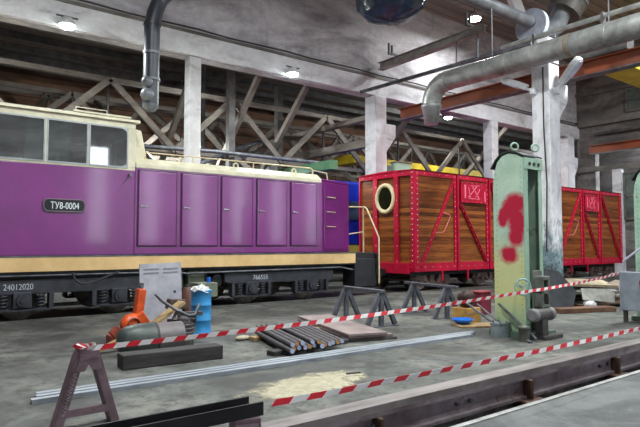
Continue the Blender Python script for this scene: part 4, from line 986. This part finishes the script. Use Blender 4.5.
tape('barrier_tape', 'lower red and white barrier tape stretched over the pit from the angle bars', [(1.60, 2.455, 0.60), (2.4, 2.50, 0.58), (8.5, 2.70, 0.59)], 0.034, 0.055)
b = MB()
for k in range(6):
    a = k * 1.1; b.add([(1.23 + 0.02 * k, 4.585, 0.602), (1.26 + 0.02 * k, 4.58, 0.610), (1.20 + 0.028 * k, 4.59 + 0.02 * math.sin(a), 0.642), (1.18 + 0.028 * k, 4.60, 0.628 + 0.01 * (k % 2))], [(0, 1, 2, 3)], k % 2)
o = single('tape_knot', b, [tape_r, tape_w], 'loose knotted end of barrier tape on top of the chalk marked stand', 'barrier tape', (1.25, 4.6, 0.63))
o.modifiers.new('thick', 'SOLIDIFY').thickness = 0.002

# ------------------------------------------------------------------ things on the floor
for i, (ya, yb, xa, xb, z, lb) in enumerate(((5.57, 5.50, 1.10, 7.15, 0.0, 'front'), (5.68, 5.585, 1.16, 7.30, 0.0, 'middle'), (5.78, 5.67, 1.18, 7.42, 0.0, 'rear'))):
    b = MB(); b.bar((xa, ya, 0.02), (xb, yb, 0.02), 0.075, 0.04); 
    single('flat_steel_bar', b, strip_m, 'long pale flat steel bar on the floor, %s one of three side by side' % lb, 'steel bar', (4, 5.6, 0), 'long flat steel bars')
def dust_material():
    m, nt, b = new_mat('pale dry mortar dust'); b.inputs['Roughness'].default_value = 0.95
    tc = N(nt, 'ShaderNodeTexCoord'); v = tc.outputs['Object']
    f = noise(nt, v, 9, 10, 0.8)
    nt.links.new(ramp(nt, f, [(0.35, S(150, 142, 122)), (0.65, S(198, 188, 164))]), b.inputs['Base Color'])
    mp = N(nt, 'ShaderNodeMapping'); mp.inputs['Scale'].default_value = (1 / 0.95, 1 / 0.46, 0); mp.inputs['Rotation'].default_value = (0, 0, 0)
    nt.links.new(v, mp.inputs['Vector'])
    ln = N(nt, 'ShaderNodeVectorMath', operation='LENGTH'); nt.links.new(mp.outputs[0], ln.inputs[0])
    a = N(nt, 'ShaderNodeMath', operation='MULTIPLY_ADD'); a.inputs[1].default_value = 1.5
    nt.links.new(noise(nt, v, 3.5, 10, 0.75), a.inputs[0]); nt.links.new(ln.outputs['Value'], a.inputs[2])
    mr = N(nt, 'ShaderNodeMapRange'); mr.inputs['From Min'].default_value = 1.35; mr.inputs['From Max'].default_value = 1.6
    mr.inputs['To Min'].default_value = 0.85; mr.inputs['To Max'].default_value = 0
    nt.links.new(a.outputs[0], mr.inputs['Value']); nt.links.new(mr.outputs[0], b.inputs['Alpha'])
    return m
b = MB(); n = 40; cx_, cy_ = 3.45, 4.62; vs = [(cx_, cy_, 0.004)]
for k in range(n):
    a = 2 * PI * k / n; vs.append((cx_ + 1.15 * math.cos(a), cy_ + 0.58 * math.sin(a), 0.002))
b.add(vs, [(0, 1 + k, 1 + (k + 1) % n) for k in range(n)])
o = single('mortar_dust', b, dust_material(), 'patch of pale dry mortar dust on the floor beside the pit', 'dust', (cx_, cy_, 0), kind='stuff')
o.rotation_euler = (0, 0, 0.15)
# steel round bars in a loose bundle
proto = thing('round_bar', 'dark steel round bar in the loose bundle on the floor left of the plates', 'steel bar', (0, 0, 0), 'steel round bars in the bundle')
obj('shaft', MB().cyl((0, -0.82, 0), (0, 0.82, 0), 0.030, 12), rod_m, proto)
obj('end_face', MB().cyl((0, -0.828, 0), (0, -0.82, 0), 0.029, 12), rod_end, proto)
proto_r = thing('round_bar', 'dark steel round bar in the loose bundle on the floor left of the plates', 'steel bar', (0, 0, 0), 'steel round bars in the bundle')
obj('shaft', MB().cyl((0, -0.82, 0), (0, 0.82, 0), 0.030, 12), rod_m, proto_r)
obj('end_face', MB().cyl((0, -0.828, 0), (0, -0.82, 0), 0.029, 12), rod_end2, proto_r)
used = {0: False, 1: False}
spots = [(i * 0.088, 0, random.uniform(-0.08, 0.08)) for i in range(12)] + [(0.044 + i * 0.088, 1, random.uniform(-0.06, 0.06)) for i in (0, 1, 2, 4, 5)]
ang = -0.31
for i, (o_, lay, sh) in enumerate(spots):
    k = 1 if i % 3 == 1 else 0
    p = proto_r if k else proto
    loc = (4.27 + o_ * 0.98 + sh * 0.3, 6.62 + o_ * 0.06 + sh, 0.096 + lay * 0.058)
    rz = ang + 0.03 - 0.05 * o_
    if not used[k]: p.location = loc; p.rotation_euler = (0, 0, rz); used[k] = True
    else: dup(p, loc, rz)
b = MB(); b.box(-0.12, 1.25, -0.08, 0.08, 0, 0.06)
o = single('bearer_block', b, timber_dk, 'dark block under the front ends of the round bars', 'block', (0, 0, 0), bevel=0.008); o.location = (4.05, 6.12, 0); o.rotation_euler = (0, 0, 0.12)
b = MB(); b.box(-0.12, 1.3, -0.07, 0.07, 0, 0.06)
o = single('bearer_block', b, timber_lt, 'pale wood bearer under the rear ends of the round bars', 'block', (0, 0, 0), bevel=0.008); o.location = (4.42, 7.2, 0); o.rotation_euler = (0, 0, 0.12)
for i, (dx, dy, dz, w, l, r, lb, m_) in enumerate(((0.03, -0.02, 0.0, 0.80, 2.0, -0.30, 'lowest', steel_dk), (0.0, 0.06, 0.04, 0.74, 2.1, -0.27, 'middle', plate_m), (-0.05, 0.08, 0.085, 0.62, 2.25, -0.29, 'topmost', plate_m))):
    b = MB(); b.box(-w / 2, w / 2, -l / 2, l / 2, 0, 0.035)
    o = single('steel_plate', b, m_, '%s of the stacked long steel plates on the floor in front of the trestle' % lb, 'steel plate', (0, 0, 0), 'stacked steel plates', 0.004)
    o.location = (5.98 + dx, 7.12 + dy, dz + 0.002); o.rotation_euler = (0, 0, r)
# tarred timber, drum-like motor and scrap by the locomotive
b = MB(); b.box(-0.6, 0.6, -0.12, 0.12, 0, 0.165)
o = single('timber_block', b, timber_dk, 'heavy black tarred timber block lying in front of the scrap heap', 'timber', (0, 0, 0), bevel=0.012); o.location = (2.78, 6.46, 0); o.rotation_euler = (0, 0, -0.08)
t = thing('motor_casing', 'large dark cylindrical motor casing lying behind the black timber block', 'motor', (2.9, 7.08, 0))
obj('body', MB().cyl((2.72, 7.1, 0.2), (3.16, 7.06, 0.2), 0.195, 28), casing_m, t)
obj('end_bell', MB().lathe([(0.05, -0.26), (0.12, -0.25), (0.17, -0.18), (0.20, -0.05), (0.205, 0.12), (0.205, 0.20)], (2.62, 7.105, 0.2), (1, -0.06, 0), 28), dkgreen_m, t)
obj('band', MB().cyl((2.80, 7.096, 0.2), (2.83, 7.094, 0.2), 0.207, 28), cable_m, t)
obj('feet', MB().box(2.6, 2.75, 6.95, 7.25, 0, 0.06).box(3.1, 3.25, 6.95, 7.22, 0, 0.06), dkgreen_m, t)
t = thing('pump_body', 'stubby dark finned pump body standing right of the lying motor casing', 'pump', (3.62, 7.15, 0))
obj('body', MB().lathe([(0.14, 0), (0.145, 0.02), (0.145, 0.3), (0.11, 0.36), (0.06, 0.40)], (3.40, 7.55, 0), (0, 0, 1), 20), M('dark mauve casting', S(82, 70, 78), S(56, 48, 54), 5, 0.5, 0.2), t)
for k in range(5): obj('fin', MB().ring((3.40, 7.55, 0.06 + 0.055 * k), (0, 0, 1), 0.148, 0.012), steel_dk, t)
b = MB(); b.tube([(3.0, 7.55, 0.72), (3.08, 7.5, 0.62), (3.25, 7.45, 0.50), (3.42, 7.4, 0.41), (3.52, 7.4, 0.42), (3.6, 7.45, 0.56)], 0.022, 8)
single('bent_tube', b, grey_steel, 'bent grey steel tube lying over the scrap heap', 'tube', (3.3, 7.5, 0.4))
b = MB(); b.prism([(-0.2, 0), (0.2, -0.02), (0.14, 0.12), (-0.16, 0.14)], lambda u, v, w: (3.42 + u * 0.8, 7.72 + w, 0.48 + v), (0, 0.14)); b.bar((3.42, 7.75, 0.49), (3.28, 7.74, 0.20), 0.05, 0.03); b.bar((3.52, 7.80, 0.49), (3.60, 7.82, 0.0), 0.04, 0.04)
single('bucket_scoop', b, M('rusty dark scoop', S(92, 76, 72), S(62, 50, 48), 5, 0.6, 0.2), 'brown rusty scoop lying on the scrap heap beside the drum', 'scoop', (3.7, 7.55, 0), bevel=0.01)
for i, (p0, p1, w, m_, lb) in enumerate((((2.65, 7.5, 0.12), (3.42, 7.62, 0.58), 0.16, timber_lt, 'tan board leaning up over the motor casing in the scrap heap'),
                                        ((2.22, 7.55, 0.03), (2.70, 7.55, 0.22), 0.10, timber_lt, 'thin tan board end sticking out left of the motor casing'))):
    single('scrap_board', MB().bar(p0, p1, w, 0.04), m_, lb, 'board', p0)
b = MB()
for i in range(9):
    x, y, z = 3.05 + random.random() * 0.5, 7.45 + random.random() * 0.4, 0.08 + random.random() * 0.35
    R = Matrix.Rotation(random.random() * 3, 3, 'Z') @ Matrix.Rotation(random.random() * 1.5, 3, 'X')
    b.obox((x, y, z), (0.25 + random.random() * 0.2, 0.06 + random.random() * 0.08, 0.05), R)
b.box(3.1, 3.5, 7.4, 7.75, 0, 0.12)
single('scrap_metal', b, steel_dk, 'tangle of dark scrap steel pieces between the motor casing and the drum', 'scrap', (3.5, 7.55, 0), kind='stuff')
t = thing('orange_machine', 'orange hand held cutting machine standing in the scrap heap', 'machine', (3.0, 8.3, 0))
obj('body', MB().obox((2.98, 8.1, 0.53), (0.12, 0.14, 0.46), Matrix.Rotation(0.12, 3, 'Y')).obox((2.95, 8.1, 0.3), (0.26, 0.2, 0.2), Matrix.Rotation(-0.6, 3, 'Y')), orange_m, t, 0.02)
obj('gear_head', MB().lathe([(0.13, -0.08), (0.16, -0.05), (0.16, 0.05), (0.1, 0.08)], (2.86, 8.05, 0.26), (0.3, -1, 0.1), 20), orange_m, t)
obj('guard_arc', MB().ring((2.86, 7.95, 0.26), (0.3, -1, 0.1), 0.1, 0.012), M('dark red brown', S(120, 44, 24), S(90, 32, 18), 4, 0.5), t)
obj('nozzle', MB().cyl((3.0, 8.1, 0.74), (3.02, 8.1, 0.84), 0.03, 10), grey_steel, t)
obj('lower_stub', MB().obox((2.6, 7.85, 0.18), (0.14, 0.1, 0.2), Matrix.Rotation(-0.7, 3, 'Y')).box(2.55, 3.1, 7.98, 8.2, 0, 0.14), M('rust red casting', S(170, 74, 50), S(90, 50, 44), 8, 0.5), t, 0.01)
t = thing('grey_panel', 'pale grey sheet metal panel with slots propped up behind the scrap heap', 'panel', (3.65, 8.9, 0))
R = Matrix.Rotation(-0.08, 3, 'X')
def pf(u, v, w): return Vector((3.65, 8.88, 0)) + R @ Vector((u, w, v))
obj('sheet', MB().prism([(-0.36, 0.0), (0.34, 0.0), (0.34, 1.10), (-0.36, 1.08)], pf, (-0.012, 0.012)), sheet_m, t)
b = MB()
for z in (0.98, 0.92):
    b.prism([(-0.30, z), (-0.05, z + 0.005), (-0.05, z + 0.03), (-0.30, z + 0.025)], pf, (-0.018, -0.012)); b.prism([(0.03, z + .005), (0.28, z + 0.01), (0.28, z + 0.035), (0.03, z + 0.03)], pf, (-0.018, -0.012))
obj('slot', b, M('slot grey', S(128, 126, 138), S(110, 108, 120), 5, 0.5), t)
obj('hole', MB().prism([(0.2, 0.6), (0.24, 0.6), (0.24, 0.64), (0.2, 0.64)], pf, (-0.016, -0.012)), dark_in, t)
obj('back_prop', MB().bar((3.65, 8.95, 0.7), (3.65, 9.35, 0.01), 0.05, 0.03), grey_steel, t)
t = thing('blue_drum', 'tall narrow blue steel drum with a white rag on top by the scrap heap', 'drum', (3.99, 8.19, 0))
obj('shell', MB().lathe([(0.155, 0), (0.165, 0.01), (0.165, 0.03), (0.155, 0.04), (0.155, 0.22), (0.163, 0.23), (0.155, 0.24), (0.155, 0.45), (0.163, 0.46), (0.155, 0.47), (0.155, 0.66), (0.165, 0.67), (0.165, 0.69), (0.14, 0.69), (0.14, 0.64)], (3.99, 8.19, 0), (0, 0, 1), 28), blue_m, t)
b = MB(); seg = 14; vs = []
for i, (r, h) in enumerate(((0.15, 0.68), (0.13, 0.72), (0.08, 0.75), (0.01, 0.74))):
    for k in range(seg):
        a = 2 * PI * k / seg; vs.append((3.97 + r * math.cos(a), 8.17 + r * math.sin(a), h + random.uniform(-0.03, 0.03)))
b.add(vs, [(i * seg + k, i * seg + (k + 1) % seg, (i + 1) * seg + (k + 1) % seg, (i + 1) * seg + k) for i in range(3) for k in range(seg)] + [tuple(range(3 * seg, 4 * seg))])
single('white_rag', b, paper_m, 'crumpled white rag lying on top of the blue drum', 'rag', (3.99, 8.19, 0.68))
t = thing('olive_box', 'olive green box standing behind the blue drum', 'box', (4.6, 9.0, 0))
obj('case', MB().box(4.25, 4.62, 8.85, 9.15, 0.5, 0.74), olive_m, t, 0.01)
obj('stand', MB().box(4.3, 4.5, 8.9, 9.1, 0, 0.5), steel_dk, t)
obj('blue_knob', MB().cyl((4.5, 8.95, 0.74), (4.5, 8.95, 0.83), 0.035, 10), bowl_m, t)
t = thing('brown_canister', 'small brown canister standing between the grey panel and the blue drum', 'canister', (4.12, 8.95, 0))
obj('body', MB().lathe([(0.09, 0), (0.10, 0.01), (0.10, 0.62), (0.06, 0.68)], (4.12, 8.95, 0.0), (0, 0, 1), 18), brown_m, t)
obj('cap', MB().cyl((4.12, 8.95, 0.68), (4.12, 8.95, 0.72), 0.04, 12), steel_dk, t)
# small things around the jack
t = thing('wooden_crate', 'small yellow brown wooden crate left of the green jack', 'crate', (8.6, 6.5, 0))
obj('box', MB().box(8.24, 8.62, 6.42, 6.76, 0, 0.26), M('yellow wood', S(206, 160, 84), S(170, 124, 58), 5, 0.7), t, 0.008)
obj('cleat', MB().box(8.23, 8.63, 6.405, 6.42, 0.16, 0.20), timber_lt, t)
b = MB(); b.lathe([(0.02, 0), (0.11, 0.02), (0.15, 0.10), (0.165, 0.16), (0.15, 0.23), (0.10, 0.29), (0.06, 0.31)], (8.42, 6.58, 0.26), (0, 0, 1), 24)
o = tag(obj('iron_pot', b, M('dark rusty iron', S(72, 48, 44), S(42, 32, 32), 5, 0.5, 0.3, 0.2), None, loc=(8.42, 6.58, 0.26)), 'round dark rusty iron pot resting on the wooden crate', 'pot')
b = MB(); b.lathe([(0.03, 0.0), (0.10, 0.01), (0.16, 0.05), (0.185, 0.09), (0.17, 0.085), (0.11, 0.035), (0.02, 0.03)], (7.98, 6.32, 0.03), (0, 0, 1), 28)
single('plastic_bowl', b, bowl_m, 'bright blue plastic bowl on boards in front of the wooden crate', 'bowl', (7.98, 6.32, 0.03))
b = MB(); b.box(-0.35, 0.5, -0.2, 0.2, 0.0, 0.03)
o = single('floor_board', b, timber_lt, 'dusty flat board on the floor under the blue bowl', 'board', (0, 0, 0), bevel=0.004); o.location = (8.1, 6.15, 0); o.rotation_euler = (0, 0, -0.5)
t = thing('winch_box', 'grey oval steel winch housing at the foot of the green jack', 'winch', (7.38, 5.35, 0))
b = MB(); poly = [(0.17 * math.cos(2 * PI * k / 24), 0.12 * math.sin(2 * PI * k / 24)) for k in range(24)]
b.prism(poly, lambda u, v, w: (7.53 + u, 5.26 + v, w), (0, 0.19)); b.prism([(u * 1.06, v * 1.06) for u, v in poly], lambda u, v, w: (7.53 + u, 5.26 + v, w), (0.19, 0.21))
obj('housing', b, M('blue grey casting', S(150, 160, 164), S(110, 120, 126), 5, 0.45, 0.2), t)
for k in range(6): obj('bolt', MB().cyl((7.53 + 0.145 * math.cos(k), 5.26 + 0.09 * math.sin(k), 0.21), (7.53 + 0.145 * math.cos(k), 5.26 + 0.09 * math.sin(k), 0.23), 0.012, 8), steel_dk, t)
obj('handle', MB().tube([(7.46, 5.34, 0.2), (7.75, 6.05, 0.42)], 0.02, 8).tube([(7.58, 5.32, 0.2), (7.90, 5.95, 0.40)], 0.016, 8), grey_steel, t)
t = thing('filter_can', 'small cylindrical steel can beside the grey winch housing', 'can', (7.5, 4.98, 0))
obj('body', MB().lathe([(0.075, 0), (0.075, 0.17), (0.085, 0.18), (0.085, 0.21), (0.03, 0.23)], (7.42, 4.78, 0.0), (0, 0, 1), 18), M('olive steel can', S(112, 112, 104), S(78, 78, 74), 5, 0.4, 0.3), t)
obj('spout', MB().cyl((7.36, 4.69, 0.02), (7.32, 4.60, 0.02), 0.02, 8), grey_steel, t)
# debris pile on the right
b = MB(); b.prism([(-0.5, 0.0), (0.35, 0.0), (0.5, 0.5), (0.1, 0.95), (-0.35, 1.05)], lambda u, v, w: (12.2 + u * 0.7, 7.3 - u * 0.6 + v * 0.12, v), (0, 0.02))
b = MB(); b.prism([(-0.55, 0.0), (0.35, 0.0), (0.5, 0.45), (0.15, 0.9), (-0.35, 1.0)], lambda u, v, w: (11.2 + u * 0.5 + w + v * .1, 6.45 - u * 0.7 + v * 0.15 + w, v * 0.92), (0, 0.02))
single('leaning_plate', b, M('dark grey plate', S(74, 76, 82), S(52, 53, 58), 3, 0.5, 0.2), 'dark grey steel plate leaning at the foot of the big column', 'plate', (11.9, 6.95, 0))
b = MB(); b.box(-0.7, 0.7, -0.15, 0.15, 0, 0.1)
o = single('timber_sleeper', b, M('brown plank', S(120, 84, 62), S(88, 60, 46), 4, 0.7), 'short brown timber lying in front of the sheet metal pile', 'timber', (0, 0, 0), bevel=0.01); o.location = (11.55, 6.05, 0); o.rotation_euler = (0, 0, -0.35)
cols = [M('dusty tan sheet', S(176, 160, 132), S(130, 116, 96), 4, 0.7), M('pale sheet', S(140, 138, 132), S(96, 94, 90), 4, 0.5, 0.2), M('brown sheet', S(120, 96, 74), S(84, 66, 54), 4, 0.6), steel_dk]
for i, (x, y, z, rx, rz, w, l, lb) in enumerate(((13.1, 6.5, 0.10, 0.06, -0.4, 1.5, 0.8, 'brown sheet at the bottom of the scrap pile beneath the far wagon'),
                                                 (12.8, 6.6, 0.36, 0.20, -0.5, 1.3, 0.6, 'pale sheet in the middle of the scrap pile beneath the far wagon'),
                                                 (13.0, 6.75, 0.50, 0.28, -0.35, 1.4, 0.5, 'tan sheet on top of the scrap pile beneath the far wagon'))):
    b = MB(); b.obox((0, 0, 0), (w, l, 0.02)); b.obox((0, -l / 2, 0.02), (w, 0.02, 0.06))
    o = single('scrap_sheet', b, cols[(2, 1, 0)[i]], lb, 'sheet', (0, 0, 0), 'sheets of the scrap pile'); o.location = (x, y, z); o.rotation_euler = (rx, 0.05 * (i - 1), rz)
for i, (x, y, z, rx, ry, rz, w_, l_, m_, lb) in enumerate(((12.35, 6.15, 0.30, 0.75, 0.1, -0.5, 0.9, 0.4, cols[1], 'bent pale sheet tipped up at the front of the scrap pile'),
                                                           (13.5, 6.35, 0.36, 0.55, -0.2, -0.2, 1.0, 0.45, cols[2], 'brown sheet tipped up at the right end of the scrap pile'))):
    b = MB(); b.prism([(-w_ / 2, -l_ / 2), (w_ / 2 - 0.15, -l_ / 2), (w_ / 2, l_ / 4), (w_ / 3, l_ / 2), (-w_ / 2 + 0.1, l_ / 2 - 0.06)], lambda u, v, q: (u, v, q), (0, 0.015))
    o = single('scrap_sheet', b, m_, lb, 'sheet', (0, 0, 0), 'sheets of the scrap pile'); o.location = (x, y, z); o.rotation_euler = (rx, ry, rz)
b = MB()
for i in range(16):
    x, y = 12.3 + random.random() * 1.6, 6.5 + random.random() * 0.8
    R = Matrix.Rotation(random.random() * 3, 3, 'Z') @ Matrix.Rotation(random.random() * 1.2, 3, 'X')
    b.obox((x, y, 0.1 + random.random() * 0.28), (0.5 + random.random() * 0.5, 0.1 + random.random() * 0.15, 0.06), R)
b.box(12.4, 13.9, 6.5, 7.3, 0, 0.12)
single('scrap_offcuts', b, steel_dk, 'jumble of dark offcuts inside the scrap pile beneath the far wagon', 'scrap', (13.1, 6.9, 0), kind='stuff')
b = MB(); b.ball((12.1, 6.2, 0.10), 0.15, 14, 8, 0, (1.1, 0.8, 0.7)); b.v = [(x + random.uniform(-.03, .03), y + random.uniform(-.03, .03), max(0.0, z + random.uniform(-.03, .03))) for x, y, z in b.v]
single('plastic_bag', b, paper_m, 'crumpled white plastic bag below the tan sheets at the right', 'bag', (12.1, 6.2, 0))
b = MB(); b.tube([(16.0, 8.4, 0.02), (18, 8.6, 0.03), (20, 9.2, 0.03)], 0.02, 6); b.box(15.5, 24, 10.4, 10.9, 0, 0.16)
single('loading_kerb', b, grey_conc, 'low grey concrete kerb on the floor beneath the far wagon', 'kerb', (19, 10.6, 0))
t = thing('red_canister', 'small red box on the floor behind the left side of the green jack', 'box', (9.8, 7.0, 0))
obj('body', MB().box(9.4, 9.75, 7.0, 7.25, 0, 0.44), M('dull red box', S(124, 30, 50), S(90, 24, 38), 4, 0.5), t, 0.02)
obj('lid', MB().box(9.38, 9.77, 6.98, 7.27, 0.44, 0.46), M('dull red lid', S(160, 50, 64), S(120, 36, 48), 4, 0.5), t)
b = MB(); b.prism([(-0.09, 0), (0.1, 0.01), (0.07, 0.06), (-0.06, 0.06)], lambda u, v, w: (4.75 + u, 8.05 + w, v), (0, 0.12))
for i, (x, y, s, lb) in enumerate(((4.25, 7.35, 0.09, 'tan stone on the floor left of the bundle of round bars'),)):
    b = MB(); b.ball((x, y, 0.03), s, 10, 6, 0, (1.4, 0.9, 0.4)); single('stone', b, sand_m, lb, 'stone', (x, y, 0))
b = MB(); b.box(-0.08, 0.08, -0.02, 0.02, 0, 0.015); o = single('steel_offcut', b, cable_m, 'tiny dark steel offcut alone on the floor between the two tapes', 'offcut', (0, 0, 0)); o.location = (4.1, 4.72, 0); o.rotation_euler = (0, 0, -0.3)

# ------------------------------------------------------------------ camera and light
cam = bpy.data.cameras.new('camera'); co = bpy.data.objects.new('camera', cam); C.objects.link(co)
F = 570.0
cam.sensor_fit = 'HORIZONTAL'; cam.sensor_width = 36; cam.lens = F / 640 * 36; cam.clip_start = 0.05
th = math.atan((244 - 213.5) / F); n = math.hypot(738, 570)
d = Vector((570 / n * math.cos(th), 738 / n * math.cos(th), math.sin(th)))
co.location = (0, 0, 1.4); co.rotation_euler = d.to_track_quat('-Z', 'Y').to_euler()
bpy.context.scene.camera = co
w = bpy.data.worlds.new('world'); bpy.context.scene.world = w; w.use_nodes = True
bg = w.node_tree.nodes['Background']; bg.inputs['Color'].default_value = (0.85, 0.93, 1.0, 1); bg.inputs['Strength'].default_value = 5.0
vs_ = bpy.context.scene.view_settings
bpy.context.scene.display_settings.display_device = 'sRGB'
vs_.view_transform = 'Standard'; vs_.look = 'None'; vs_.gamma = 1; vs_.use_curve_mapping = False
vs_.exposure = 0.22
